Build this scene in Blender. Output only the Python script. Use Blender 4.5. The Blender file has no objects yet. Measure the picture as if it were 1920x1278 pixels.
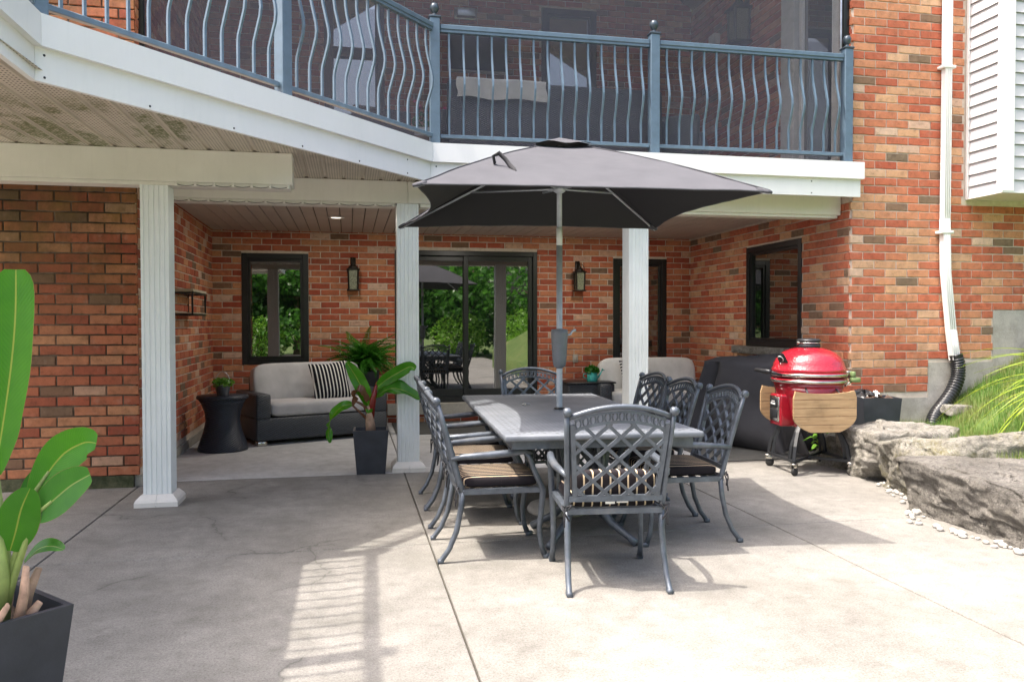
import bpy, bmesh, math, random
from mathutils import Vector, Matrix, noise
R = math.radians
random.seed(7)
S = bpy.context.scene
COL = S.collection
# ------------------------------------------------------------------ camera
cam = bpy.data.cameras.new('camera'); camo = bpy.data.objects.new('camera', cam); COL.objects.link(camo)
F = 1512.08
yaw, pitch, roll = R(11.3715), R(1.2467), R(.09)
f0 = Vector((math.sin(yaw), math.cos(yaw), 0)); r0 = Vector((math.cos(yaw), -math.sin(yaw), 0)); u0 = Vector((0, 0, 1))
fw = f0*math.cos(pitch) - u0*math.sin(pitch); u2 = u0*math.cos(pitch) + f0*math.sin(pitch)
rt = r0*math.cos(roll) - u2*math.sin(roll); up = u2*math.cos(roll) + r0*math.sin(roll)
CAM = Vector((0, 0, 1.38))
camo.matrix_world = Matrix(((rt.x, up.x, -fw.x, CAM.x), (rt.y, up.y, -fw.y, CAM.y), (rt.z, up.z, -fw.z, CAM.z), (0, 0, 0, 1)))
cam.sensor_width = 36; cam.lens = F/1920*36; cam.clip_start = .05; cam.clip_end = 1000
S.camera = camo
# ------------------------------------------------------------------ sky, sun, exposure
SUN = Vector((-.43, -.05, 1)).normalized()
w = bpy.data.worlds.new('World'); S.world = w; w.use_nodes = True
wn = w.node_tree; wn.nodes.clear()
sky = wn.nodes.new('ShaderNodeTexSky'); sky.sky_type = 'NISHITA'; sky.sun_disc = False
sky.sun_elevation = math.asin(SUN.z); sky.sun_rotation = math.atan2(SUN.x, SUN.y)
sky.air_density = 1.0; sky.dust_density = 10.0; sky.ozone_density = 2.5
bg = wn.nodes.new('ShaderNodeBackground'); bg.inputs[1].default_value = .15
wo = wn.nodes.new('ShaderNodeOutputWorld')
wn.links.new(sky.outputs[0], bg.inputs[0]); wn.links.new(bg.outputs[0], wo.inputs[0])
sl = bpy.data.lights.new('sun', 'SUN'); sl.energy = 2.0; sl.angle = R(.55); sl.color = (1, .93, .83)
so = bpy.data.objects.new('sun', sl); COL.objects.link(so)
so.rotation_euler = (-SUN).to_track_quat('-Z', 'Y').to_euler(); so.location = (-8, -1, 20)
S.view_settings.view_transform = 'Standard'; S.view_settings.look = 'None'
S.view_settings.exposure = 1.87; S.view_settings.gamma = 1; S.view_settings.use_curve_mapping = False

# ------------------------------------------------------------------ mesh builder
class MB:
    def __init__(s): s.v = []; s.f = []; s.sm = []
    def add(s, vs, fs, smooth=False, M=None):
        b = len(s.v)
        s.v += [tuple(M @ Vector(p)) if M else tuple(p) for p in vs]
        s.f += [tuple(i+b for i in q) for q in fs]; s.sm += [smooth]*len(fs); return s
    def box(s, a, b, M=None):
        (x0, y0, z0), (x1, y1, z1) = a, b
        return s.add([(x0,y0,z0),(x1,y0,z0),(x1,y1,z0),(x0,y1,z0),(x0,y0,z1),(x1,y0,z1),(x1,y1,z1),(x0,y1,z1)],
            [(0,3,2,1),(4,5,6,7),(0,1,5,4),(1,2,6,5),(2,3,7,6),(3,0,4,7)], False, M)
    def rbox(s, a, b, r=.01, seg=2, M=None, smooth=True):
        bm = bmesh.new(); bmesh.ops.create_cube(bm, size=1)
        for v in bm.verts:
            v.co = Vector([(a[i]+b[i])/2 + v.co[i]*(b[i]-a[i]) for i in range(3)])
        bmesh.ops.bevel(bm, geom=bm.edges[:], offset=r, segments=seg, profile=.5, affect='EDGES')
        bm.verts.index_update()
        s.add([v.co[:] for v in bm.verts], [[v.index for v in f.verts] for f in bm.faces], smooth, M); bm.free(); return s
    def tube(s, pts, r, n=8, closed=False, caps=True, M=None, smooth=True, sq=False, flat=1.0, upv=None):
        pts = [Vector(p) for p in pts]; N = len(pts); vs = []; fs = []
        rr = r if isinstance(r, (list, tuple)) else [r]*N
        nrm = None
        for i, p in enumerate(pts):
            if closed: t = pts[(i+1) % N]-pts[i-1]
            else: t = pts[min(i+1, N-1)]-pts[max(i-1, 0)]
            t.normalize()
            if upv is not None:
                a = Vector(upv).cross(t)
                if a.length < 1e-5: a = Vector((1, 0, 0)).cross(t)
                a.normalize()
            else:
                if nrm is None:
                    a = t.cross(Vector((0, 0, 1)))
                    if a.length < 1e-3: a = t.cross(Vector((0, 1, 0)))
                    a.normalize()
                else:
                    a = nrm - t*nrm.dot(t); a.normalize()
            nrm = a; b = t.cross(a)
            for k in range(n):
                th = 2*math.pi*k/n + (math.pi/n if sq else 0)
                vs.append(p + (a*math.cos(th)*flat + b*math.sin(th))*rr[i]*(1.4142 if sq else 1))
        M2 = N if closed else N-1
        for i in range(M2):
            j = (i+1) % N
            for k in range(n):
                fs.append((i*n+k, i*n+(k+1) % n, j*n+(k+1) % n, j*n+k))
        if caps and not closed:
            fs.append(tuple(range(n-1, -1, -1))); fs.append(tuple((N-1)*n+k for k in range(n)))
        return s.add(vs, fs, smooth and not sq, M)
    def lathe(s, prof, n=24, M=None, smooth=True, a0=0, a1=2*math.pi):
        full = abs(a1-a0-2*math.pi) < 1e-6; m = n if full else n+1
        vs = []; fs = []
        for (r, z) in prof:
            for k in range(m):
                a = a0+(a1-a0)*k/n; vs.append((r*math.cos(a), r*math.sin(a), z))
        for i in range(len(prof)-1):
            for k in range(n):
                k2 = (k+1) % m
                fs.append((i*m+k, i*m+k2, (i+1)*m+k2, (i+1)*m+k))
        if full:
            if prof[0][0] > 1e-4: fs.append(tuple(range(m-1, -1, -1)))
            if prof[-1][0] > 1e-4: fs.append(tuple((len(prof)-1)*m+k for k in range(m)))
        return s.add(vs, fs, smooth, M)
    def ball(s, c, r, n=12, sc=(1, 1, 1)):
        pr = [(math.sin(math.pi*i/(n//2))*r, -math.cos(math.pi*i/(n//2))*r) for i in range(n//2+1)]
        pr[0] = (0, -r); pr[-1] = (0, r)
        return s.lathe(pr, n, Matrix.Translation(c) @ Matrix.Diagonal((*sc, 1)))
    def prism(s, poly, z0, z1, M=None, smooth=False):
        n = len(poly)
        vs = [(x, y, z0) for x, y in poly]+[(x, y, z1) for x, y in poly]
        fs = [tuple(range(n-1, -1, -1)), tuple(range(n, 2*n))]+[(i, (i+1) % n, n+(i+1) % n, n+i) for i in range(n)]
        return s.add(vs, fs, smooth, M)
    def grid(s, fn, nu, nv, smooth=True, M=None):
        vs = [fn(i/nu, j/nv) for i in range(nu+1) for j in range(nv+1)]
        fs = [(i*(nv+1)+j, (i+1)*(nv+1)+j, (i+1)*(nv+1)+j+1, i*(nv+1)+j+1) for i in range(nu) for j in range(nv)]
        return s.add(vs, fs, smooth, M)
    def sell(s, c, h, e=.28, n=24, M=None):           # super-ellipsoid cushion
        def sp(x, p): return math.copysign(abs(x)**p, x)
        def fn(a, b):
            th = -math.pi/2+math.pi*b; ph = 2*math.pi*a
            return (c[0]+h[0]*sp(math.cos(th), e)*sp(math.cos(ph), e), c[1]+h[1]*sp(math.cos(th), e)*sp(math.sin(ph), e), c[2]+h[2]*sp(math.sin(th), .55))
        return s.grid(fn, n*2, n, True, M)
    def mesh(s, name, m):
        me = bpy.data.meshes.new(name); me.from_pydata(s.v, [], s.f)
        me.polygons.foreach_set('use_smooth', s.sm)
        if m: me.materials.append(m)
        me.update(); return me
    def obj(s, name, m, parent=None, loc=(0, 0, 0), rz=0, label=None):
        return link(name, s.mesh(name, m), parent, loc, rz, label)

def link(name, me, parent=None, loc=(0, 0, 0), rz=0, label=None):
    o = bpy.data.objects.new(name, me); COL.objects.link(o); o.location = loc
    o.rotation_euler = (0, 0, rz) if not isinstance(rz, tuple) else rz
    if parent: o.parent = parent
    if label: o['label'] = label
    return o
def tag(o, label, cat, group=None):
    o['label'] = label; o['category'] = cat
    if group: o['group'] = group
    return o
def thing(name, label, cat, loc=(0, 0, 0), rz=0, group=None):
    return tag(link(name, None, None, loc, rz), label, cat, group)
def struct(o): o['kind'] = 'structure'; return o
def stuff(o): o['kind'] = 'stuff'; return o
def dup(root, loc, rz, label, group=None):
    r = root.copy(); COL.objects.link(r); r.location = loc; r.rotation_euler = (0, 0, rz); r['label'] = label
    if group: r['group'] = group
    for ch in list(root.children):
        c = ch.copy(); COL.objects.link(c); c.parent = r
        for g in list(ch.children):
            d = g.copy(); COL.objects.link(d); d.parent = c
    return r
def T(x, y, z): return Matrix.Translation((x, y, z))
def RX(a): return Matrix.Rotation(a, 4, 'X')
def RY(a): return Matrix.Rotation(a, 4, 'Y')
def RZ(a): return Matrix.Rotation(a, 4, 'Z')

# ------------------------------------------------------------------ materials
class NT:
    def __init__(s, name):
        s.m = bpy.data.materials.new(name); s.m.use_nodes = True; s.t = s.m.node_tree
        s.b = s.t.nodes['Principled BSDF']; s.o = s.t.nodes['Material Output']; s._c = {}
    def n(s, ty, **k):
        x = s.t.nodes.new('ShaderNode'+ty)
        for a, b in k.items(): setattr(x, a, b)
        return x
    def l(s, a, b): s.t.links.new(a, b)
    def pos(s, kind='W'):
        if kind not in s._c:
            s._c[kind] = s.n('NewGeometry').outputs['Position'] if kind == 'W' else s.n('TexCoord').outputs['Object']
        return s._c[kind]
    def noise(s, scale, det=4, rough=.55, kind='W', sc=(1, 1, 1), out='Fac'):
        x = s.n('TexNoise'); x.inputs['Scale'].default_value = scale; x.inputs['Detail'].default_value = det; x.inputs['Roughness'].default_value = rough
        p = s.pos(kind)
        if sc != (1, 1, 1):
            mp = s.n('Mapping'); mp.inputs['Scale'].default_value = sc; s.l(p, mp.inputs[0]); p = mp.outputs[0]
        s.l(p, x.inputs['Vector']); return x.outputs[out]
    def ramp(s, fac, stops, interp='LINEAR'):
        x = s.n('ValToRGB'); e = x.color_ramp.elements; x.color_ramp.interpolation = interp
        while len(e) < len(stops): e.new(.5)
        for q, (p, c) in zip(e, stops):
            q.position = p; q.color = (*(c if isinstance(c, tuple) else (c, c, c)), 1)
        s.l(fac, x.inputs[0]); return x.outputs[0]
    def mix(s, fac, a, b, mode='MIX'):
        x = s.n('MixRGB', blend_type=mode)
        for i, q in zip((0, 1, 2), (fac, a, b)):
            if isinstance(q, (int, float)): x.inputs[i].default_value = q
            elif isinstance(q, tuple): x.inputs[i].default_value = (*q, 1)
            else: s.l(q, x.inputs[i])
        return x.outputs[0]
    def math(s, op, a, b=None):
        x = s.n('Math', operation=op)
        for i, q in enumerate((a, b)):
            if q is None: continue
            if isinstance(q, (int, float)): x.inputs[i].default_value = q
            else: s.l(q, x.inputs[i])
        return x.outputs[0]
    def xyz(s, kind='W'):
        x = s.n('SeparateXYZ'); s.l(s.pos(kind), x.inputs[0]); return x.outputs
    def col(s, c):
        if isinstance(c, tuple): s.b.inputs['Base Color'].default_value = (*c, 1)
        else: s.l(c, s.b.inputs['Base Color'])
        return s
    def set(s, rough=None, metal=None, spec=None, ior=None):
        for k, v in (('Roughness', rough), ('Metallic', metal), ('Specular IOR Level', spec), ('IOR', ior)):
            if v is None: continue
            if isinstance(v, (int, float)): s.b.inputs[k].default_value = v
            else: s.l(v, s.b.inputs[k])
        return s
    def bump(s, h, st=.3, d=.01):
        x = s.n('Bump'); x.inputs['Strength'].default_value = st; x.inputs['Distance'].default_value = d
        s.l(h, x.inputs['Height']); s.l(x.outputs[0], s.b.inputs['Normal']); return s

def simple(name, c, rough=.5, metal=0, var=.12, scale=9, bump=0, kind='O', bscale=120, spec=None):
    q = NT(name); nz = q.noise(scale, 5, .6, kind)
    lo = tuple(x*(1-var) for x in c); hi = tuple(min(1, x*(1+var)) for x in c)
    q.col(q.ramp(nz, [(.3, lo), (.7, hi)])).set(rough, metal, spec)
    if bump: q.bump(q.noise(bscale, 3, .6, kind), bump, .003)
    return q.m

PAL = [(.0, (.34, .066, .034)), (.15, (.42, .092, .045)), (.33, (.48, .135, .066)), (.50, (.53, .20, .098)), (.64, (.58, .27, .135)), (.78, (.50, .165, .08)), (.865, (.60, .37, .25)), (.915, (.17, .11, .07)), (.965, (.62, .42, .32))]
PALS = [(.0, (.45, .105, .052)), (.15, (.52, .145, .072)), (.32, (.56, .20, .10)), (.48, (.60, .27, .14)), (.64, (.63, .36, .20)), (.76, (.49, .13, .065)), (.865, (.66, .47, .34)), (.915, (.19, .135, .085)), (.965, (.62, .38, .23))]  # paler copy of the brick palette, with sunlight painted into the colour
def brick_mat(name, island, mossy=0, PAL=PAL):
    q = NT(name)
    if island: r = q.n('NewGeometry').outputs['Random Per Island']
    else: r = q.n('ObjectInfo').outputs['Random']
    c = q.ramp(r, PAL, 'CONSTANT')
    r2 = q.math('FRACT', q.math('MULTIPLY', r, 37.17))
    c = q.mix(q.math('MULTIPLY', r2, .30), c, (.40, .15, .08))
    big = q.noise(17, 8, .78); c = q.mix(.85, c, q.ramp(big, [(.32, (.46, .42, .38)), (.47, (.93, .92, .91)), (.56, (1.02, 1.02, 1.02)), (.70, (1.32, 1.28, 1.22))]), 'MULTIPLY')
    c = q.mix(q.ramp(q.noise(1.6, 5, .7), [(.52, 0.0), (.72, .30)]), c, (.20, .115, .06))
    sm = q.noise(110, 4, .7); c = q.mix(q.ramp(sm, [(.56, 0.0), (.78, .45)]), c, (.09, .05, .035))
    st = q.noise(9, 4, .6, sc=(1, 1, 1)); c = q.mix(q.ramp(st, [(.6, 0.0), (.85, .35)]), c, (.62, .46, .36))
    if mossy:
        z = q.xyz()['Z'] if False else q.xyz()[2]
        m = q.noise(2.2, 4, .6); zz = q.ramp(q.math('MULTIPLY', z, .33), [(.42, 0.0), (.78, .75)])
        c = q.mix(q.math('MULTIPLY', q.ramp(m, [(.40, 0.0), (.62, 1.0)]), zz), c, (.22, .13, .025))
        c = q.mix(q.ramp(q.noise(6, 5, .7), [(.5, 0.0), (.8, .45)]), c, (.07, .06, .03))
        c = q.mix(.22, c, (.12, .06, .025)); c = q.mix(q.math('MULTIPLY', q.ramp(q.noise(1.3, 6, .75, sc=(1, 1, .4)), [(.44, 0.0), (.60, .75)]), zz), c, (.055, .042, .016))
    q.col(c).set(.88)
    q.bump(q.mix(.5, q.noise(70, 5, .7), q.noise(260, 3, .6)), .55, .006)
    return q.m
M_BRICK = brick_mat('brick_face', False); M_BRICK_I = brick_mat('brick_face_run', True)
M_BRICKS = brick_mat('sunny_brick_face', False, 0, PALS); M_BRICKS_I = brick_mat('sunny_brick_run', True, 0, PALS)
M_BRICKL = brick_mat('weathered_brick_face', False, 1); M_BRICKL_I = brick_mat('weathered_brick_run', True, 1)
def mortar(name, a, b, moss=0):
    q = NT(name); c = q.ramp(q.noise(14, 5, .65), [(.3, a), (.7, b)])
    if moss: c = q.mix(q.ramp(q.noise(1.8, 4, .6), [(.42, 0.0), (.62, .9)]), c, (.022, .02, .012))
    q.col(c).set(.95).bump(q.noise(140, 3), .4, .004); return q.m
M_MORTAR = mortar('mortar', (.54, .45, .37), (.70, .61, .52)); M_MORTARL = mortar('dark_mortar', (.07, .05, .035), (.20, .15, .11), 1)
def concrete(name, a, b, stain=(.2, .18, .14), cracks=0, speck=.75):
    q = NT(name); c = q.ramp(q.noise(1.1, 7, .7), [(.3, a), (.7, b)])
    c = q.mix(.75, c, q.ramp(q.noise(8, 7, .75), [(.3, (.66, .65, .63)), (.5, (.98, .98, .98)), (.7, (1.18, 1.17, 1.16))]), 'MULTIPLY')
    c = q.mix(speck, c, q.ramp(q.noise(95, 3, .8), [(.33, (.52, .51, .49)), (.5, (1, 1, 1)), (.68, (1.3, 1.3, 1.3))]), 'MULTIPLY')
    c = q.mix(speck*.6, c, q.ramp(q.noise(230, 2, .7), [(.35, (.6, .6, .6)), (.5, (1, 1, 1)), (.66, (1.25, 1.25, 1.25))]), 'MULTIPLY')
    c = q.mix(q.ramp(q.noise(.62, 7, .75), [(.5, 0.0), (.66, .55)]), c, stain)
    c = q.mix(q.ramp(q.noise(2.6, 8, .85, sc=(.5, 1, 1)), [(.56, 0.0), (.70, .5)]), c, tuple(x*.78 for x in a))
    c = q.mix(q.ramp(q.noise(3.4, 7, .8), [(.58, 0.0), (.72, .45)]), c, tuple(min(1, x*1.32) for x in b))
    if cracks:
        wx = q.n('VectorMath', operation='ADD'); nz = q.n('TexNoise'); nz.inputs['Scale'].default_value = 2.2; nz.inputs['Detail'].default_value = 6; q.l(q.pos(), nz.inputs['Vector'])
        sc_ = q.n('VectorMath', operation='SCALE'); sc_.inputs['Scale'].default_value = .8; q.l(nz.outputs['Color'], sc_.inputs[0]); q.l(q.pos(), wx.inputs[0]); q.l(sc_.outputs[0], wx.inputs[1])
        vo = q.n('TexVoronoi', feature='DISTANCE_TO_EDGE'); vo.inputs['Scale'].default_value = .55; q.l(wx.outputs[0], vo.inputs['Vector'])
        ln = q.ramp(vo.outputs['Distance'], [(.0, 1.0), (.006, 0.0)]); ha = q.ramp(vo.outputs['Distance'], [(.0, .45), (.05, 0.0)])
        x, y, z = q.xyz(); msk = q.math('MULTIPLY', q.ramp(q.math('MULTIPLY_ADD', x, -.2), [(.42, 0.0), (.52, 1.0)]), q.ramp(q.noise(1.4, 3, .6), [(.42, 0.0), (.55, 1.0)]))
        c = q.mix(q.math('MULTIPLY', ha, msk), c, tuple(v*.74 for v in a)); c = q.mix(q.math('MULTIPLY', q.math('MULTIPLY', ln, msk), .55), c, (.05, .05, .04))
    q.col(c).set(.88).bump(q.mix(.5, q.noise(120, 3, .7), q.noise(30, 5, .7)), .45, .004); return q.m
M_CONC = concrete('patio_concrete', (.146, .139, .127), (.248, .237, .218), (.118, .114, .096), 1)
M_PORCH = concrete('brightened_porch_concrete', (.40, .40, .395), (.56, .56, .555), (.36, .355, .34), 0, .3)  # smoother, paler porch slabs, lightened further to stand in for missing light
M_FOUND = concrete('foundation_concrete', (.36, .34, .30), (.48, .45, .40), (.27, .25, .2), 0, .3)
def moss_found():
    q = NT('mossy_concrete'); c = q.ramp(q.noise(7, 6, .7), [(.35, (.025, .035, .012)), (.6, (.10, .10, .055)), (.75, (.25, .22, .17))])
    q.col(c).set(.95).bump(q.noise(60, 4), .5, .006); return q.m
M_MOSS = moss_found()
M_JOINT = simple('joint_dirt', (.06, .05, .035), .95, var=.4, kind='W', scale=30)
def vinyl(name, c, dirt=.25, dc=(.3, .29, .22)):
    q = NT(name); k = q.ramp(q.noise(2.2, 6, .65), [(.35, 0.0), (.8, dirt)])
    x = q.mix(k, c, dc); x = q.mix(q.ramp(q.noise(28, 5, .7, sc=(1, 1, .12)), [(.5, 0.0), (.8, dirt*.8)]), x, tuple(v*.62 for v in c))
    q.col(x).set(.42).bump(q.noise(60, 3), .05, .002); return q.m
M_WHITE = vinyl('white_aluminium', (.78, .78, .765), .14, (.5, .48, .4)); M_COLUMN = vinyl('column_paint', (.81, .84, .835), .28, (.45, .48, .44)); M_CLAY = vinyl('column_base_paint', (.72, .69, .65), .25)
M_BEAM = vinyl('beam_aluminium', (.74, .72, .65), .2)
def soffit_mat(name, c, perf):
    q = NT(name); x, y, z = q.xyz()
    base = q.ramp(q.noise(3, 5, .6), [(.3, tuple(v*.85 for v in c)), (.7, c)])
    if perf:
        ax = q.math('ABSOLUTE', q.math('SUBTRACT', q.math('FRACT', q.math('MULTIPLY', x, 45.0)), .5))
        ay = q.math('ABSOLUTE', q.math('SUBTRACT', q.math('FRACT', q.math('MULTIPLY', y, 26.0)), .5))
        hole = q.math('MULTIPLY', q.math('LESS_THAN', ax, .23), q.math('LESS_THAN', ay, .2))
        band = q.math('LESS_THAN', q.math('FRACT', q.math('DIVIDE', q.math('ADD', x, 6.0), .166)), .74)
        base = q.mix(q.math('MULTIPLY', q.math('MULTIPLY', hole, band), .95), base, (.06, .045, .03))
        mo = q.math('MULTIPLY', q.ramp(q.noise(2.4, 5, .7, sc=(1, .5, 1)), [(.51, 0.0), (.60, 1.0)]), q.ramp(q.noise(30, 3, .7), [(.38, .15), (.55, 1.0)]))
        near = q.ramp(q.math('MULTIPLY', y, .1), [(.50, 0.0), (.55, 1.0), (.66, 1.0), (.70, 0.0)])
        base = q.mix(q.math('MULTIPLY', q.math('MULTIPLY', mo, near), band), base, (.085, .10, .012))
    q.col(base).set(.5); return q.m
M_SOFFIT = soffit_mat('perforated_soffit', (.58, .52, .43), True); M_CEIL = soffit_mat('ceiling_plank_paint', (.52, .44, .37), False)
M_RAIL = simple('blue_grey_rail_paint', (.095, .145, .195), .33, 0, .15, 14, spec=.6)
M_BLACK = simple('black_frame_paint', (.012, .013, .015), .35, 0, .2, 20)
M_LANTERN = simple('bronze_paint', (.03, .024, .019), .45, .5, .3, 30)
def pane():
    q = NT('reflecting_pane'); q.col((.006, .008, .008)).set(.015, 0, .5, 3.1)
    q.bump(q.noise(1.1, 2, .4), .06, .02); return q.m
M_PANE = pane()
def pane2():
    q = NT('bright_reflecting_pane'); q.col((.01, .012, .014)).set(.02, 0, .5, 6.5); return q.m
M_PANEB = pane2()
def glassy():
    q = NT('seeded_glass'); c = q.ramp(q.noise(90, 3, .6), [(.35, (.10, .11, .08)), (.7, (.34, .34, .24))]); q.col(c).set(.12, 0, .5, 1.6).bump(q.noise(120, 2), .5, .004); return q.m
M_LGLASS = glassy()
def wicker(name, c, vert=False):
    q = NT(name); x, y, z = q.xyz('O'); s1 = 70; s2 = 95
    h = q.math('ADD', x, q.math('MULTIPLY', y, .87))
    a = q.math('SINE', q.math('MULTIPLY', h, s1*2)); b = q.math('SINE', q.math('MULTIPLY', z, s2*3.3))
    sgn = q.math('SIGN', a); wv = q.math('MULTIPLY', sgn, b); wv = q.math('MULTIPLY_ADD', wv, .5); 
    wv.node.inputs[2].default_value = .5
    cc = q.mix(wv, tuple(v*.25 for v in c), tuple(v*1.9 for v in c)); cc = q.mix(.4, cc, q.ramp(q.noise(25, 4, .6, 'O'), [(.3, (.6, .6, .6)), (.7, (1.3, 1.3, 1.3))]), 'MULTIPLY')
    q.col(cc).set(.42).bump(wv, .7, .006); return q.m
M_WICK = wicker('dark_wicker', (.040, .045, .053)); M_WICKB = wicker('blue_black_wicker', (.018, .024, .038))
def fabric(name, c, sc=380, b=.25):
    q = NT(name); k = q.noise(6, 5, .6, 'O'); cc = q.ramp(k, [(.3, tuple(v*.86 for v in c)), (.72, tuple(min(1, v*1.1) for v in c))])
    cc = q.mix(.25, cc, q.ramp(q.noise(sc, 2, .6, 'O'), [(.35, (.7, .7, .7)), (.65, (1.2, 1.2, 1.2))]), 'MULTIPLY')
    q.col(cc).set(.95, 0, .2).bump(q.mix(.3, q.noise(sc, 2, .6, 'O'), q.noise(14, 4, .6, 'O')), b, .004); return q.m
M_GREY = fabric('grey_cushion_fabric', (.52, .50, .50)); M_LGREY = fabric('pale_cushion_fabric', (.66, .645, .62))
M_THROW = fabric('pale_throw', (.62, .61, .57), 120, .6)
M_COVER = fabric('black_cover_cloth', (.055, .055, .06), 200, .35); M_MAT = fabric('dark_mat', (.085, .085, .08), 90, .7)
def stripes(name, per, duty, dark, light, axis=0, wob=.0, ph=0):
    q = NT(name); a = q.xyz('O')[axis]
    if wob: a = q.math('ADD', a, q.math('MULTIPLY', q.noise(9, 2, .5, 'O'), wob))
    fr = q.math('FRACT', q.math('ADD', q.math('DIVIDE', a, per), 100.0+ph)); k = q.math('LESS_THAN', fr, duty)
    c = q.mix(k, dark, light); c = q.mix(.3, c, q.ramp(q.noise(300, 2, .6, 'O'), [(.3, (.7, .7, .7)), (.7, (1.2, 1.2, 1.2))]), 'MULTIPLY')
    q.col(c).set(.95, 0, .2).bump(q.noise(16, 4, .6, 'O'), .3, .008); return q.m
M_STRIPE = stripes('striped_cushion', .047, .18, (.018, .015, .018), (.60, .47, .32), 0, .008, .5)
M_PILLOW = stripes('striped_pillow', .043, .32, (.012, .013, .018), (.72, .70, .66), 0)
M_PILLOWH = stripes('cross_striped_pillow', .043, .4, (.012, .013, .018), (.72, .70, .66), 2)
def cast(name, c, wear=(.3, .27, .24)):
    q = NT(name); k = q.ramp(q.noise(11, 6, .7, 'O'), [(.35, tuple(v*.7 for v in c)), (.7, tuple(v*1.25 for v in c))])
    k = q.mix(q.ramp(q.noise(5, 5, .7, 'O'), [(.55, 0.0), (.78, .45)]), k, wear)
    q.col(k).set(.40, .35, .5).bump(q.noise(90, 3, .6, 'O'), .15, .002); return q.m
M_CAST = cast('cast_aluminium', (.105, .122, .148), (.23, .22, .21))
def tabletop():
    q = NT('woven_cast_top'); x, y, z = q.xyz('O')
    a = q.math('SINE', q.math('MULTIPLY', q.math('ADD', x, y), 110)); b = q.math('SINE', q.math('MULTIPLY', q.math('SUBTRACT', x, y), 110))
    k = q.math('MULTIPLY', a, b); sl = q.math('GREATER_THAN', k, .80)
    bx = q.math('SINE', q.math('MULTIPLY', x, 85)); by = q.math('SINE', q.math('MULTIPLY', y, 85)); hole = q.math('GREATER_THAN', q.math('MULTIPLY', bx, by), .66)
    edge = q.math('MAXIMUM', q.math('GREATER_THAN', q.math('ABSOLUTE', x), .44), q.math('GREATER_THAN', q.math('ABSOLUTE', y), 1.14))
    rim = q.math('MAXIMUM', q.math('GREATER_THAN', q.math('ABSOLUTE', x), .555), q.math('GREATER_THAN', q.math('ABSOLUTE', y), 1.265))
    pat = q.math('MULTIPLY', q.mix(edge, sl, hole), q.math('SUBTRACT', 1.0, rim))
    c = q.ramp(q.noise(4, 6, .7, 'O'), [(.3, (.115, .13, .155)), (.7, (.195, .21, .235))])
    c = q.mix(q.math('MULTIPLY', pat, .75), c, (.035, .035, .04))
    inv = q.math('SUBTRACT', 1.0, pat)
    q.col(c).set(.58, .15, .4).bump(q.math('ADD', inv, q.math('MULTIPLY', k, .15)), .6, .004); return q.m
M_TABLE = tabletop()
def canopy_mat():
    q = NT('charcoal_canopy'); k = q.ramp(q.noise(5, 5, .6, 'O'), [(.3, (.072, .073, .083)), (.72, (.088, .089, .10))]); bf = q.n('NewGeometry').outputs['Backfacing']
    q.col(q.mix(bf, k, (.04, .04, .043))).set(.95, 0, .15).bump(q.noise(500, 2, .6, 'O'), .12, .003); return q.m  # underside mixed darker: its shade is painted into the cloth colour
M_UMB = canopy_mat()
M_POLE = simple('silver_grey_pole', (.46, .50, .55), .4, .15, .1, 20); M_POLEB = simple('grey_plastic', (.17, .18, .20), .5, 0, .1, 20)
M_PLASTIC = simple('charcoal_planter', (.030, .034, .044), .5, 0, .25, 8, .15)
M_SOIL = simple('potting_soil', (.07, .045, .03), .95, var=.6, scale=60, bump=.8, bscale=90)
def leafm(name, c1, c2, vein=None, freq=60, tr=.35):
    q = NT(name); k = q.noise(5, 4, .6, 'O'); c = q.ramp(k, [(.3, c1), (.72, c2)])
    if vein:
        u = q.n('UVMap'); sp = q.n('SeparateXYZ'); q.l(u.outputs[0], sp.inputs[0])
        ac = q.math('ABSOLUTE', q.math('SUBTRACT', sp.outputs[0], .5))
        st = q.math('SINE', q.math('MULTIPLY', q.math('ADD', sp.outputs[1], q.math('MULTIPLY', ac, -.25)), freq*4.5))
        c = q.mix(q.math('MULTIPLY', q.math('MULTIPLY_ADD', st, .5), .13), c, tuple(v*.6 for v in c1))
        c = q.mix(q.math('MULTIPLY', q.math('LESS_THAN', ac, .02), .8), c, vein); c = q.mix(q.math('MULTIPLY', q.math('GREATER_THAN', q.math('ADD', ac, q.math('MULTIPLY', q.noise(14, 4, .7, 'O'), .05)), .515), .7), c, (.30, .20, .07))
        q.bump(q.mix(.5, st, q.noise(9, 4, .6, 'O')), .25, .002)
    q.col(c).set(.27, 0, .5)
    tl = q.n('BsdfTranslucent'); q.l(c, tl.inputs[0]); mx = q.n('MixShader'); mx.inputs[0].default_value = tr
    q.l(q.b.outputs[0], mx.inputs[1]); q.l(tl.outputs[0], mx.inputs[2]); q.l(mx.outputs[0], q.o.inputs[0]); return q.m
M_LEAF = leafm('banana_leaf_green', (.045, .22, .008), (.085, .31, .012), (.36, .42, .06), tr=.4); M_LEAF2 = leafm('darker_leaf_green', (.03, .16, .012), (.07, .26, .02), (.3, .38, .1))  # two leaf greens, the second one deeper
M_LEAFB = leafm('browned_leaf', (.13, .05, .025), (.20, .09, .045), None, tr=.15); M_LEAFR = leafm('red_stem', (.16, .012, .012), (.26, .03, .02), None, tr=.05)
M_FERN = leafm('fern_green', (.025, .14, .012), (.065, .25, .025)); M_HERB = leafm('herb_green', (.10, .26, .03), (.22, .42, .06)); M_BLADE = leafm('grass_blade_green', (.16, .27, .03), (.36, .42, .05))
M_STALK = simple('green_stalk', (.20, .26, .07), .6, var=.4, scale=8); M_HUSK = simple('dry_husk', (.42, .27, .19), .8, var=.4, scale=20)
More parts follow.
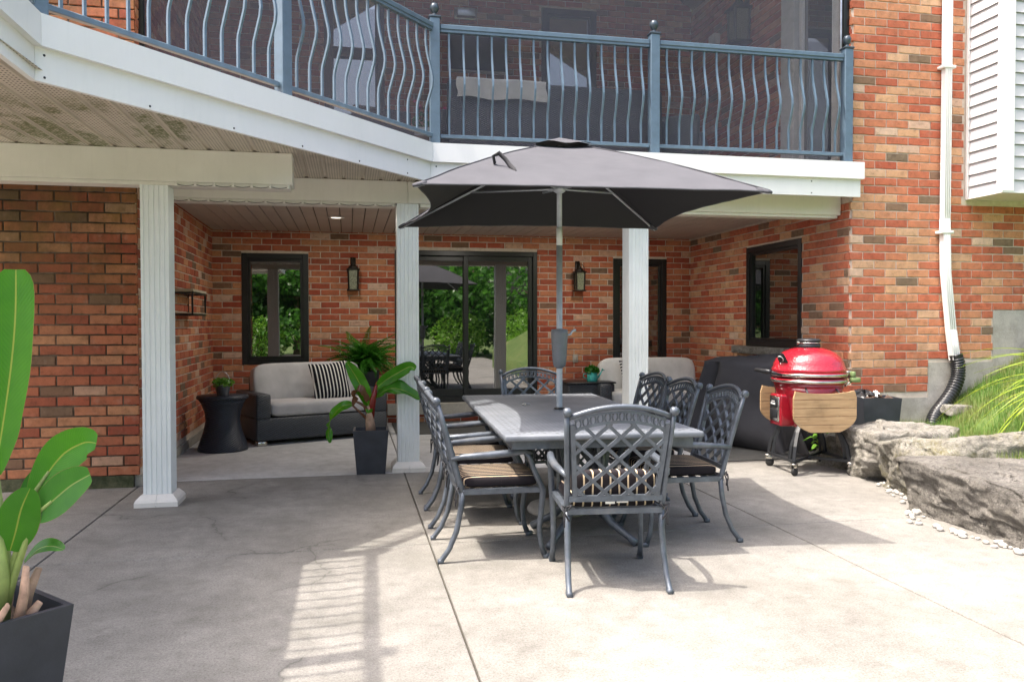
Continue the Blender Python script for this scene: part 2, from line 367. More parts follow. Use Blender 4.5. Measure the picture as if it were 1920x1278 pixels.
def lawn():
    q = NT('lawn'); c = q.ramp(q.noise(3, 5, .7), [(.3, (.045, .095, .014)), (.55, (.085, .13, .025)), (.75, (.17, .155, .07))]); q.col(c).set(.95).bump(q.noise(60, 4), .6, .02); return q.m
M_LAWN = lawn()
def turf():
    q = NT('turf_blade'); r = q.n('NewGeometry').outputs['Random Per Island']; c = q.ramp(r, [(0, (.05, .14, .014)), (.5, (.10, .22, .025)), (.85, (.18, .25, .05)), (1, (.30, .26, .12))]); c = q.mix(q.ramp(q.noise(2.6, 4, .7), [(.48, 0.0), (.66, .8)]), c, (.30, .26, .11)); q.col(c).set(.6)
    tl = q.n('BsdfTranslucent'); q.l(c, tl.inputs[0]); mx = q.n('MixShader'); mx.inputs[0].default_value = .3; q.l(q.b.outputs[0], mx.inputs[1]); q.l(tl.outputs[0], mx.inputs[2]); q.l(mx.outputs[0], q.o.inputs[0]); return q.m
M_TURF = turf()
def rock(name, a, b, moss=.0):
    q = NT(name); c = q.ramp(q.noise(2.4, 8, .75), [(.3, a), (.68, b)])
    c = q.mix(.85, c, q.ramp(q.noise(13, 9, .82), [(.34, (.42, .41, .40)), (.5, (1, 1, 1)), (.68, (1.42, 1.41, 1.39))]), 'MULTIPLY')
    c = q.mix(.7, c, q.ramp(q.noise(70, 5, .8), [(.36, (.55, .54, .53)), (.5, (1, 1, 1)), (.64, (1.35, 1.35, 1.34))]), 'MULTIPLY')
    c = q.mix(q.ramp(q.noise(4, 7, .8), [(.56, 0.0), (.66, .6)]), c, tuple(min(1, v*1.45) for v in b))
    v = q.n('TexVoronoi', feature='DISTANCE_TO_EDGE'); v.inputs['Scale'].default_value = 3.2; w_ = q.n('VectorMath', operation='ADD'); nz = q.n('TexNoise'); nz.inputs['Scale'].default_value = 5; nz.inputs['Detail'].default_value = 7; q.l(q.pos(), nz.inputs['Vector']); q.l(q.pos(), w_.inputs[0]); q.l(nz.outputs['Color'], w_.inputs[1]); q.l(w_.outputs[0], v.inputs['Vector'])
    ck = q.ramp(v.outputs['Distance'], [(.0, 1.0), (.018, 0.0)]); c = q.mix(q.math('MULTIPLY', ck, q.ramp(q.noise(2, 3, .6), [(.45, 0.0), (.6, .85)])), c, (.03, .027, .023))
    pit = q.ramp(q.noise(24, 3, .6, sc=(1, 1, 1.8)), [(.67, 0.0), (.71, .85)]); c = q.mix(pit, c, (.028, .025, .021))
    if moss: c = q.mix(q.math('MULTIPLY', q.ramp(q.noise(3.5, 6, .75), [(.48, 0.0), (.62, moss)]), q.ramp(q.noise(45, 4, .7), [(.4, .2), (.6, 1.0)])), c, (.19, .165, .045))
    h = q.mix(.5, q.noise(18, 9, .82), q.noise(85, 5, .75)); h = q.math('SUBTRACT', h, q.math('MULTIPLY', ck, .5)); h = q.math('SUBTRACT', h, q.math('MULTIPLY', pit, .4))
    q.col(c).set(.93).bump(h, 1.0, .05); return q.m
M_ROCK1 = rock('pale_limestone', (.21, .198, .175), (.37, .35, .315), .2); M_ROCK2 = rock('mossy_limestone', (.20, .188, .16), (.36, .34, .295), .75); M_ROCK3 = rock('pitted_limestone', (.125, .115, .103), (.255, .238, .215), .08)
M_PEB = simple('white_pebble', (.36, .345, .32), .7, var=.2, kind='W', scale=30)
def redglaze():
    q = NT('red_glazed_ceramic'); v = q.n('TexVoronoi'); v.inputs['Scale'].default_value = 55; q.l(q.pos('O'), v.inputs['Vector'])
    q.col(q.ramp(q.noise(4, 3, .5, 'O'), [(.3, (.27, .007, .017)), (.7, (.35, .012, .026))])).set(.16, 0, .6); q.bump(v.outputs['Distance'], .35, .006)
    q.b.inputs['Coat Weight'].default_value = .5; return q.m
M_RED = redglaze()
M_REDS = simple('smooth_red_glaze', (.30, .009, .02), .18, 0, .1, 5, spec=.6)
M_STEEL = simple('brushed_steel', (.58, .56, .52), .25, 1, .15, 18); M_IRON = simple('black_cart_iron', (.022, .024, .028), .42, .2, .2, 20); M_RUB = simple('black_rubber', (.018, .018, .018), .7, 0, .2, 20)
def wood(name, a, b, sc=(.8, 9, 9)):
    q = NT(name); k = q.noise(5, 6, .65, 'O', sc); c = q.ramp(k, [(.3, a), (.7, b)]); c = q.mix(q.ramp(q.noise(3.3, 5, .6, 'O'), [(.56, 0.0), (.72, .55)]), c, tuple(v*.4 for v in a)); q.col(c).set(.6).bump(k, .25, .003); return q.m
M_WOOD = wood('bamboo_plank', (.29, .18, .09), (.44, .30, .165)); M_WOODD = wood('dark_table_wood', (.16, .10, .06), (.26, .17, .10)); M_SHELFW = wood('grey_shelf_wood', (.38, .33, .24), (.55, .48, .36))
M_BAG = simple('black_paper_sack', (.02, .02, .022), .35, 0, .2, 10, .4, bscale=25); M_PRINT = simple('white_print', (.7, .7, .7), .5); M_CHAR = simple('charcoal_lumps', (.06, .035, .025), .9, 0, .5, 30, .6)
M_TEAL = simple('teal_enamel', (.07, .48, .42), .3, 0, .08, 6); M_SILVER = simple('galvanised_tin', (.55, .56, .58), .32, .9, .25, 7); M_OUTLET = simple('beige_outlet_plastic', (.42, .38, .32), .5)
M_SIDING = vinyl('pale_siding', (.50, .50, .515), .06); M_PIPE = simple('black_drain_plastic', (.014, .015, .017), .33, 0, .15, 12, spec=.6); M_LAMPW = simple('white_lamp_trim', (.75, .73, .68), .4)
M_BLIND = simple('pale_blind', (.62, .62, .60), .8); M_PINK = simple('pink_petal', (.62, .03, .14), .6); M_GREENCAP = simple('olive_bracket', (.17, .24, .10), .5, .3)
M_FINIAL = simple('dark_rail_ball', (.06, .08, .10), .3, .3, .2, 12)
def screen():
    q = NT('insect_mesh'); tr = q.n('BsdfTransparent'); d = q.n('BsdfDiffuse'); d.inputs[0].default_value = (.125, .13, .158, 1); mx = q.n('MixShader'); mx.inputs[0].default_value = .27
    q.l(tr.outputs[0], mx.inputs[1]); q.l(d.outputs[0], mx.inputs[2]); q.l(mx.outputs[0], q.o.inputs[0]); return q.m
M_SCREEN = screen()

# ------------------------------------------------------------------ ground
g = MB(); g.add([(-150, -150, -.06), (150, -150, -.06), (150, 150, -.06), (-150, 150, -.06)], [(0, 1, 2, 3)])
struct(g.obj('lawn_ground', M_LAWN))
pb = MB(); pb.box((-16, -10, -.055), (5.35, 11.3, -.022))
patio = struct(pb.obj('patio', M_JOINT))
xs = [-15.9, -11.3, -6.7, -1.77, .487, 2.83, 5.3]; ys = [-9.9, -7.4, -4.9, -2.5, 0., 2.45, 5.03, 7.50, 9.6, 11.34]  # unseen slabs behind the camera and far left added to bounce light
for i in range(6):
    for j in range(9):
        m = MB(); m.rbox((xs[i]+.005, ys[j]+.005, -.03), (xs[i+1]-.005, ys[j+1]-.005, 0), .004, 1, smooth=False)
        m.obj('slab', M_PORCH if j >= 7 and i >= 3 else M_CONC, patio)

# ------------------------------------------------------------------ brick walls
CH, BL, GAP = .085, .2565, .0125
def brick_mesh(k, m):
    rd = random.Random(k); b = MB(); L = BL-GAP; h = CH-GAP; n = 5; fr = -.010; ch = .004; vs = []; fs = []
    top = [h/2+rd.uniform(-.0008, .0008) for _ in range(n)]; bot = [-h/2+rd.uniform(-.0028, .0022) for _ in range(n)]
    for y, ins in ((.02, 0), (fr+ch, 0), (fr, ch)):
        for i in range(n):
            x = -L/2+L*i/(n-1); x += ins*(1 if i == 0 else -1 if i == n-1 else 0); yy = y+(rd.uniform(-.0018, .0018) if ins else 0)
            vs.append((x, yy, bot[i]+ins)); vs.append((x, yy, top[i]-ins))
    N = 2*n
    for r in (0, 1):
        for i in range(n-1):
            a = r*N+2*i; c = (r+1)*N+2*i
            fs.append((a, a+2, c+2, c)); fs.append((a+3, a+1, c+1, c+3))
        a = r*N; c = (r+1)*N; fs.append((a+1, a, c, c+1)); a += N-2; c += N-2; fs.append((a, a+1, c+1, c))
    for i in range(n-1):
        a = 2*N+2*i; fs.append((a, a+2, a+3, a+1))
    b.add(vs, fs); return b
def proj(p):
    d = Vector(p)-CAM; z = d.dot(fw)
    if z < .1: return None
    return 960+F*d.dot(rt)/z, 639-F*d.dot(up)/z, z
BMESH = {}
def brick_wall(name, label, loc, ang, L, z0, z1, zc, xo, holes=(), blanks=(), nmax=300, mats=None, mm=None, thick=.2, cover=None, m0=0, m1=0):
    mats = mats or (M_BRICK, M_BRICK_I); mm = mm or M_MORTAR
    xs = sorted({0, L, *[h[0] for h in holes], *[h[1] for h in holes]}); zs = sorted({z0, z1, *[h[2] for h in holes], *[h[3] for h in holes]})
    m = MB(); xs[0] += m0; xs[-1] -= m1
    for i in range(len(xs)-1):
        for j in range(len(zs)-1):
            cx, cz = (xs[i]+xs[i+1])/2, (zs[j]+zs[j+1])/2
            if any(h[0] < cx < h[1] and h[2] < cz < h[3] for h in holes): continue
            m.box((xs[i], 0, zs[j]), (xs[i+1], thick, zs[j+1]))
    W = tag(m.obj(name, mm, None, loc, ang), label, 'wall'); Mw = Matrix.Translation(loc) @ RZ(ang)
    k0 = math.ceil((z0-zc)/CH); allb = []
    k = k0
    while zc+(k+1)*CH <= z1+.001:
        zb = zc+k*CH+GAP/2; zt = zb+CH-GAP; iv = [(0.0, L)]
        for h in list(holes)+list(blanks):
            if zt > h[2]+.012 and zb < h[3]-.012:
                nv = []
                for a, b in iv:
                    if h[1] <= a or h[0] >= b: nv.append((a, b)); continue
                    if h[0]-a > .03: nv.append((a, h[0]-.004))
                    if b-h[1] > .03: nv.append((h[1]+.004, b))
                iv = nv
        off = xo+(BL/2 if k % 2 else 0)
        for a, b in iv:
            i = math.floor((a-off)/BL)
            while off+i*BL < b:
                x0 = max(a, off+i*BL+GAP/2); x1 = min(b, off+(i+1)*BL-GAP/2)
                if x1-x0 > .02: allb.append((x0, x1, (zb+zt)/2))
                i += 1
        k += 1
    def key(b):
        p = proj(Mw @ Vector(((b[0]+b[1])/2, 0, b[2])))
        if p is None or not (-60 < p[0] < 1980 and -40 < p[1] < 1300): return 1e6
        if cover and cover(p[0], p[1]): return 1e5+p[2]
        return p[2]-(b[1]-b[0])*.4
    allb.sort(key=key)
    for v in range(6):
        if (v, mats[0].name) not in BMESH: BMESH[(v, mats[0].name)] = brick_mesh(v*3+1, mats[0]).mesh('brick', mats[0])
    rest = MB(); tmpl = [brick_mesh(v*3+1, None) for v in range(6)]
    for n, (x0, x1, z) in enumerate(allb):
        v = random.randrange(6); sx = (x1-x0)/(BL-GAP); c = ((x0+x1)/2, random.uniform(-.0015, .0015), z)
        if n < nmax and key(allb[n]) < 9e4:
            o = link('brick', BMESH[(v, mats[0].name)], W, c); o.scale = (sx, 1, 1); o.rotation_euler = (0, random.uniform(-.004, .004), random.uniform(-.006, .006))
        else: rest.add(tmpl[v].v, tmpl[v].f, False, T(*c) @ Matrix.Diagonal((sx, 1, 1, 1)))
    if rest.v: stuff(rest.obj('brickwork', mats[1], W))
    return W
YB, YL, YP, XL, XR = 11.35, 7.31, 7.41, -1.79, 5.02
ZC = 2.615-.085*40
# left front wall
wl = brick_wall('brick_wall', 'weathered mossy brick wall behind the tall potted plant', (-5.4, YL, 0), 0, 5.4-1.752, .1, 6.4, .1, .06, m1=.024, mats=(M_BRICKL, M_BRICKL_I), mm=M_MORTARL, cover=lambda x, y: y < 200)
fb = MB(); fb.box((0, -.02, 0), (3.6, .19, .1)); fb.obj('foundation', M_MOSS, wl)
# left recess wall (facing +X)
w2 = brick_wall('brick_wall', 'narrow slanting brick side wall carrying the wire shelf', (-1.762, YL+.024, 0), R(90)+.0095, YB-YL+.06, .09, 6.0, ZC, .1, nmax=300)
fb = MB(); fb.box((0, -.02, 0), (YB-YL-.02, .19, .09)); fb.obj('foundation', M_FOUND, w2)
# back wall
W1 = (-1.42, -.55, .83, 2.33); DR = (.62, 2.65, .17, 2.404); W3 = (3.80, 4.63, .60, 2.33)
bx = XL-.09
def sh(h): return (h[0]-bx, h[1]-bx, h[2], h[3])
w3 = brick_wall('brick_wall', 'long brick back wall under the deck with the sliding door', (bx, YB, 0), 0, XR-bx, -.02, 2.70, ZC, .21, [sh(W1), sh(DR), sh(W3)])
# right recess wall (facing -X): local x runs from the back corner to the front
WR = (YB-9.60, YB-8.31, 1.09, 2.34); DU = (YB-8.78, YB-7.62, 2.98, 5.4)
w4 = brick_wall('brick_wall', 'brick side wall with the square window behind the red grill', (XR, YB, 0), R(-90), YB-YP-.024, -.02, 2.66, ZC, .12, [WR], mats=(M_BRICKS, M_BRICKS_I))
w4u = brick_wall('brick_wall', 'upper brick side wall behind the screen, beside the storm door', (XR, YB, 0), R(-90), YB-YP-.024, 2.66, 6.0, ZC, .12, [DU], nmax=250)
# pier wall
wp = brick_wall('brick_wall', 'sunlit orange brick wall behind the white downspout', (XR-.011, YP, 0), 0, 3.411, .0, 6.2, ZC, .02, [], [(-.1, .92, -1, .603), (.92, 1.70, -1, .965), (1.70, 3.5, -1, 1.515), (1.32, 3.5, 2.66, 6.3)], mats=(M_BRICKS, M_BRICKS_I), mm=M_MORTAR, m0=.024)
fm = MB(); fm.box((.024, -.006, 0), (.92, .0, .6)); fm.box((.92, -.006, 0), (1.70, 0, .965)); fm.box((1.70, -.006, 0), (3.4, 0, 1.515)); fm.obj('foundation', M_FOUND, wp)
# upper back wall
UD = (-.32, .49, 2.98, 6.0); UW = (2.72, 3.54, 3.6, 5.90)
w5 = brick_wall('brick_wall', 'shaded upper brick wall seen through the insect screen', (bx, YB, 0), 0, XR-bx, 2.72, 6.9, ZC, .21, [sh(UD), sh(UW)])

# ------------------------------------------------------------------ windows and doors (parts of their walls)
def framed(parent, name, h, fwid=.07, depth=.08, mull=(), pane_in=.05, y0=-.015, ledge=0, inner=True, pm_=None):
    a, b, z0, z1 = h; m = MB()
    for p, q in (((a, z0), (a+fwid, z1)), ((b-fwid, z0), (b, z1)), ((a+fwid, z1-fwid), (b-fwid, z1)), ((a+fwid, z0), (b-fwid, z0+fwid))):
        m.rbox((p[0], y0, p[1]), (q[0], y0+depth, q[1]), .004, 1, smooth=False)
    if inner:
        e = fwid; s = .035
        for p, q in (((a+e, z0+e), (a+e+s, z1-e)), ((b-e-s, z0+e), (b-e, z1-e)), ((a+e+s, z1-e-s), (b-e-s, z1-e)), ((a+e+s, z0+e), (b-e-s, z0+e+s))):
            m.rbox((p[0], y0+.02, p[1]), (q[0], y0+depth+.02, q[1]), .003, 1, smooth=False)
    o = m.obj(name, M_BLACK, parent)
    p = MB(); p.box((a+fwid*.5, pane_in+y0, z0+fwid*.5), (b-fwid*.5, pane_in+y0+.02, z1-fwid*.5)); p.obj('pane', pm_ or M_PANE, o)
    return o
for hh in (W1, DR, W3):
    m = MB(); h2 = sh(hh); m.box((h2[0]-.05, .201, h2[2]-.05), (h2[1]+.05, .23, h2[3]+.05)); m.obj('backing', M_BLACK, w3)  # unseen black panels added to block outside light at the openings
framed(w3, 'window', sh(W1), .075)
w1o = framed(w3, 'window', sh(W3), .075)
d = sh(DR); mid = (d[0]+d[1])/2-.03
m = MB()
for p, q in (((d[0], d[2]+.1), (d[0]+.06, d[3])), ((d[1]-.06, d[2]+.1), (d[1], d[3])), ((d[0]+.06, d[3]-.07), (d[1]-.06, d[3])), ((d[0]+.06, d[2]+.1), (d[1]-.06, d[2]+.17))):
    m.rbox((p[0], -.02, p[1]), (q[0], .12, q[1]), .004, 1, smooth=False)
door = m.obj('sliding_door', M_BLACK, w3)
def sash(x0, x1, y, nm):
    m = MB(); z0, z1 = d[2]+.17, d[3]-.07; f = .07
    for p, q in (((x0, z0), (x0+f, z1)), ((x1-f, z0), (x1, z1)), ((x0+f, z1-f), (x1-f, z1)), ((x0+f, z0), (x1-f, z0+.11))):
        m.rbox((p[0], y, p[1]), (q[0], y+.04, q[1]), .004, 1, smooth=False)
    m.obj('sash', M_BLACK, door); p = MB(); p.box((x0+f*.6, y+.016, z0+.05), (x1-f*.6, y+.03, z1-f*.6)); p.obj('pane', M_PANE, door)
sash(d[0]+.06, mid+.05, .055, 'a'); sash(mid-.02, d[1]-.06, .01, 'b')
hm = MB(); hm.rbox((d[1]-.115, -.03, 1.15), (d[1]-.09, .0, 1.45), .006, 2); hm.obj('handle', M_BLACK, door)
sm = MB(); sm.rbox((d[0]-.12, -.10, d[2]-.06), (d[1]+.05, .1, d[2]+.098), .008, 1, smooth=False); sm.obj('door_sill', M_FOUND, w3)
framed(w4, 'window', WR, .07)
sm = MB(); sm.rbox((WR[0]-.25, -.10, WR[2]-.10), (WR[1]+.08, .03, WR[2]-.005), .018, 2)
o = sm.obj('window_sill', M_ROCK1, w4)
# upper openings
ud = framed(w5, 'door', sh(UD), .09, pm_=M_PANEB); ub = MB()
ux = sh(UD); ub.rbox((ux[0]+.1, -.02, 4.05), (ux[1]-.1, .03, 4.25), .01, 1); ub.rbox((ux[0]+.1, -.02, 5.02), (ux[1]-.1, .03, 5.16), .01, 1); ub.obj('crossbar', M_BLACK, ud)
framed(w5, 'window', sh(UW), .09, pm_=M_PANEB)
du = MB()
for p, q in (((DU[0], DU[2]), (DU[0]+.28, DU[3])), ((DU[1]-.12, DU[2]), (DU[1], DU[3]))): du.rbox((p[0], -.01, p[1]), (q[0], .1, q[1]), .004, 1, smooth=False)
du.box((DU[0]+.28, -.01, DU[3]-.1), (DU[1]-.12, .1, DU[3])); duo = du.obj('door_frame', M_BLIND, w4u)
dd = MB(); a, b = DU[0]+.34, DU[1]-.12
for p, q in (((a, 3.0), (a+.06, 5.25)), ((b-.06, 3.0), (b, 5.25)), ((a+.06, 5.17), (b-.06, 5.25)), ((a+.06, 3.0), (b-.06, 3.12))): dd.rbox((p[0], .02, p[1]), (q[0], .06, q[1]), .004, 1, smooth=False)
ddo = dd.obj('door', M_WHITE, w4u); pp = MB(); pp.box((DU[0]+.28, .06, 2.98), (DU[1]-.12, .08, 5.3)); pp.obj('pane', M_PANE, ddo)

# ------------------------------------------------------------------ deck
P0, P1, P2 = Vector((-1.588, 4.60)), Vector((.715, 7.22)), Vector((5.03, 7.27)); PS = Vector((-1.588, 1.5))
LINE = [PS, P0, P1, P2]
def offs(line, dd):
    out = []
    for i, p in enumerate(line):
        ns = []
        for a, b in ((i-1, i), (i, i+1)):
            if a >= 0 and b < len(line): t = (line[b]-line[a]).normalized(); ns.append(Vector((t.y, -t.x)))
        n = sum(ns, Vector((0, 0))).normalized(); out.append(p+n*dd/max(.3, n.dot(ns[0])))
    return out
deck = thing('deck', 'raised deck with two-tier white fascia above the patio', 'deck', (0, 0, 0))
def fascia(z0, z1, o0, o1, nm, ext=0):
    A, B = offs(LINE, o0), offs(LINE, o1)
    for i in range(3):
        t = (LINE[i+1]-LINE[i]).normalized(); g = .0012
        a0, a1, b0, b1 = A[i]+t*g, A[i+1]-t*g, B[i]+t*g, B[i+1]-t*g
        if i == 2: a1 = a1+t*ext; b1 = b1+t*ext
        m = MB(); m.prism([tuple(a0), tuple(b0), tuple(b1), tuple(a1)], z0, z1); m.obj(nm, M_WHITE, deck)
fascia(2.64, 2.815, -.03, 0, 'lower_fascia'); fascia(2.815, 2.982, -.02, .038, 'upper_fascia', .02)
m = MB(); m.box((-3.93, 1.5, 2.64), (-3.902, 7.30, 2.98)); m.box((-3.9, 1.48, 2.64), (-1.62, 1.498, 2.98)); m.obj('lower_fascia', M_WHITE, deck)
sc = MB(); N0 = offs(LINE, .001)
for i in range(3):
    t = (LINE[i+1]-LINE[i]); L = t.length; t.normalize(); n = Vector((t.y, -t.x)); k = .05
    first = True
    while k < L:
        for z, oo in ((2.665, .0), (2.78, .0)) if first or k+.6 > L else ((2.66, 0),):
            p = LINE[i]+t*k; q = Vector((n.x, n.y, 0)).to_track_quat('Z', 'Y').to_matrix().to_4x4()
            sc.lathe([(.007, 0), (.007, .002), (.004, .004), (0, .0045)], 8, Matrix.Translation((p.x, p.y, z)) @ q)
        k += .62; first = False
stuff(sc.obj('screw_heads', M_IRON, deck))
fl = MB(); C = offs(LINE, -.021)
fl.prism([(-3.9, 1.51), tuple(C[0]), tuple(C[1]), tuple(C[2]), (5.015, C[3].y), (5.015, 11.345), (-1.77, 11.345), (-1.77, 7.30), (-3.9, 7.30)], 2.90, 2.975)
fl.obj('deck_floor', M_WOODD, deck)
# soffit panels
def diag_y(x):
    if x < P0.x+.03: return 1.52
    if x < P1.x: return P0.y+(P1.y-P0.y)*(x-P0.x)/(P1.x-P0.x)+.04
    return P1.y+(P2.y-P1.y)*(x-P1.x)/(P2.x-P1.x)+.03
soff = struct(link('ceiling', None))
pw = .166; i = 0
while -6+i*pw < 5.0:
    x0 = -6+i*pw; x1 = min(x0+pw, 5.01); i += 1
    if x1 < -3.88: continue
    y1 = 7.30 if x1 < XL else 7.57
    prof = [(0, 0), (.126, 0), (.134, .012), (.158, .012), (.1655, 0)]
    vs = []; fs = []
    for (dx, dz) in prof:
        x = min(x0+dx, 5.01); vs += [(x, max(diag_y(x), 1.52), 2.70+dz), (x, y1, 2.70+dz)]
    for k in range(4): fs.append((2*k, 2*k+1, 2*k+3, 2*k+2))
    m = MB(); m.add(vs, fs); m.obj('soffit_panel', M_SOFFIT, soff)
pw = .14; i = 0
while XL+i*pw < XR-.02:
    x0 = XL+.01+i*pw; x1 = min(x0+pw-.006, XR-.012); i += 1
    m = MB(); z = 2.632; vs = []
    prof = [(x0, z+.010), (x0+.005, z), (x1-.005, z), (x1, z+.010)]
    for x, zz in prof: vs += [(x, 7.70, zz), (x, YB-.012, zz)]
    m.add(vs, [(2*k, 2*k+1, 2*k+3, 2*k+2) for k in range(3)]); m.obj('plank', M_CEIL, soff)
m = MB(); m.box((XL+.01, 7.7, 2.645), (XR-.012, YB-.012, 2.66)); m.obj('backing', M_JOINT, soff)
# beams
b1 = MB(); b1.rbox((-3.9, 6.50, 2.455), (-.43, 6.72, 2.699), .004, 1, smooth=False)
b1o = tag(b1.obj('deck_beam', M_BEAM), 'white boxed beam resting on the fluted column by the mossy wall', 'beam')
b2 = MB(); b2.rbox((XL+.012, 7.56, 2.495), (.535, 7.76, 2.699), .004, 1, smooth=False); b2.rbox((.537, 7.56, 2.495), (XR-.015, 7.76, 2.699), .004, 1, smooth=False)
b2o = tag(b2.obj('deck_beam', M_BEAM), 'long white beam across the porch opening carried by two fluted columns', 'beam')
for nm, bo, x0, x1, yy, zz in (('a', b1o, -3.88, -.45, 6.53, 2.448), ('b', b2o, XL+.05, .42, 7.6, 2.488), ('c', b2o, .65, 2.69, 7.6, 2.488), ('d', b2o, 2.91, 4.98, 7.6, 2.488)):
    m = MB(); m.rbox((x0, yy-.02, zz-.022), (x1, yy+.15, zz+.006), .003, 1, smooth=False); m.obj('trim', M_BEAM, bo)
# string lights
def string(label, x0, x1, y, z, n):
    s = thing('string_light', label, 'string light', (0, 0, 0), 0, 'clip-on string lights under the beams')
    pts = []; 
    for i in range(n*4+1):
        u = i/(n*4); pts.append((x0+(x1-x0)*u, y, z-.012*abs(math.sin(u*n*math.pi))))
    MB().tube(pts, .0025, 5).obj('wire', M_RUB, s)
    bm_ = MB(); bm_.ball((0, 0, 0), .011, 8); bm_.tube([(0, 0, .008), (0, 0, .024)], .006, 6); me = bm_.mesh('bulb', M_LAMPW)
    for i in range(n+1): link('bulb', me, s, (x0+(x1-x0)*i/n, y, z-.004))
string('string of tiny bulbs under the beam between two fluted columns', XL+.08, .40, 7.565, 2.475, 13)
string('string of tiny bulbs under the beam end above the loveseat', -1.28, -.46, 6.495, 2.436, 6)

# columns
def column(label, x, y, top):
    o = thing('porch_column', label, 'column', (x, y, 0), 0, 'fluted white columns holding up the deck')
    h = .1; poly = []
    side = []; ng = 5
    for k in range(ng):
        c = -h+.026+(2*h-.052)*k/(ng-1); side += [(c-.0065, 0), (c-.003, .006), (c+.003, .006), (c+.0065, 0)]
    for q in range(4):
        a = q*math.pi/2; ca, sa = math.cos(a), math.sin(a)
        pts = [(-h, 0)]+side
        for u, d_ in pts: X, Y = u, -h+d_; poly.append((X*ca-Y*sa, X*sa+Y*ca))
    MB().prism(poly, .0, top).obj('shaft', M_COLUMN, o)
    for s in (-1, 1):
        m = MB(); H = [(.155, 0), (.155, .035), (.145, .055), (.115, .088), (.104, .09)]
        vs = []; fs = []
        for r, z in H:
            vs += [(s*.0012, -r, z), (s*r, -r, z), (s*r, r, z), (s*.0012, r, z)]
        for i in range(len(H)-1):
            for k in range(3): fs.append((4*i+k, 4*i+k+1, 4*i+k+5, 4*i+k+4))
        m.add(vs, fs if s > 0 else [q[::-1] for q in fs]); m.obj('base', M_CLAY, o)
column('fluted white column standing in front of the mossy brick wall', -1.44, 6.61, 2.4255)
column('fluted white column between the potted banana and the sliding door', .535, 7.67, 2.493)
column('fluted white column behind the chairs on the grill side', 2.80, 7.67, 2.493)

# ------------------------------------------------------------------ railing
rail = thing('deck_railing', 'blue-grey metal railing with bellied balusters along the deck edge', 'railing', (0, 0, 0))
ins = offs(LINE, -.085)
RP = [Vector((-1.66, 1.6)), Vector((-1.66, 3.2)), Vector((-1.62, 4.72)), Vector((-.455, 6.005)), Vector((.765, 7.335)), Vector((2.865, 7.345)), Vector((4.925, 7.355))]
pm = MB(); pm.rbox((-.045, -.045, 0), (.045, .045, 1.15), .004, 1, smooth=False); pm.rbox((-.07, -.07, -.002), (.07, .07, .012), .003, 1, smooth=False); pme = pm.mesh('post', M_RAIL)
cm = MB(); cm.rbox((-.054, -.054, 1.15), (.054, .054, 1.17), .005, 1, smooth=False); cm.lathe([(.03, 1.17), (.02, 1.19), (.014, 1.2), (.02, 1.203), (.03, 1.212), (.039, 1.23), (.042, 1.25), (.038, 1.27), (.027, 1.285), (.012, 1.293), (0, 1.295)], 16); cme = cm.mesh('finial', M_FINIAL)
bp = [(0, 0), (.2, 0), (.25, .006), (.34, .038), (.42, .066), (.48, .074), (.54, .068), (.64, .042), (.74, .016), (.82, .003), (.86, 0), (1, 0)]
bmb = MB(); bmb.tube([(0, -o, .10+.95*t) for t, o in bp], .0085, 4, sq=True, upv=(0, 1, 0)); bme = bmb.mesh('baluster', M_RAIL)
ZD = 2.976
for i, p in enumerate(RP):
    a = 0
    if i == 3 or i == 2: a = math.atan2(P1.y-P0.y, P1.x-P0.x)
    po = link('post', pme, rail, (p.x, p.y, ZD), a); link('finial', cme, po)
    if i == len(RP)-1: break
    q = RP[i+1]; t = q-p; L = t.length; t.normalize(); ang = math.atan2(t.y, t.x)
    tr = MB(); tr.rbox((.05, -.03, 1.055), (L-.05, .03, 1.10), .006, 1, smooth=False); tr.rbox((.05, -.022, 1.03), (L-.05, .022, 1.055), .003, 1, smooth=False); tr.obj('top_rail', M_RAIL, rail, (p.x, p.y, ZD), ang)
    br = MB(); br.rbox((.05, -.02, .08), (L-.05, .02, .115), .004, 1, smooth=False); br.obj('bottom_rail', M_RAIL, rail, (p.x, p.y, ZD), ang)
    n = max(2, round((L-.09)/.122)); st = L/n
    for k in range(1, n):
        pt = p+t*st*k; link('baluster', bme, rail, (pt.x, pt.y, ZD), ang)

# ------------------------------------------------------------------ screened room above
scr = thing('insect_screen', 'dark insect screen filling the upper porch behind the railing', 'screen', (0, 0, 0))
m = MB(); m.box((XL+.07, 7.468, 2.98), (4.94, 7.471, 7.2)); m.obj('mesh_panel', M_SCREEN, scr)
m = MB(); m.rbox((XL+.012, 7.44, 2.98), (XL+.075, 7.5, 7.2), .004, 1); m.rbox((4.94, 7.44, 2.98), (XR-.014, 7.5, 7.2), .004, 1); m.rbox((XL+.076, 7.45, 2.977), (4.939, 7.49, 3.02), .004, 1); m.obj('frame', M_BLACK, scr)
m = MB(); m.rbox((4.90, 7.43, 3.0), (4.92, 7.45, 6.2), .004, 1); m.obj('track', M_SILVER, scr)
rf = MB(); zr = 8.1
rf.add([(XL-.15, 7.2, 5.75), (1.57, 7.2, zr), (XR+.15, 7.2, 5.95), (XL-.15, 11.6, 5.75), (1.57, 11.6, zr), (XR+.15, 11.6, 5.95),
        (XL-.15, 7.2, 5.95), (1.57, 7.2, zr+.2), (XR+.15, 7.2, 6.15), (XL-.15, 11.6, 5.95), (1.57, 11.6, zr+.2), (XR+.15, 11.6, 6.15)],
       [(0, 1, 4, 3), (1, 2, 5, 4), (6, 9, 10, 7), (7, 10, 11, 8), (0, 6, 7, 1), (1, 7, 8, 2), (3, 4, 10, 9), (4, 5, 11, 10), (0, 3, 9, 6), (2, 8, 11, 5)])
struct(rf.obj('roof', M_WOODD))

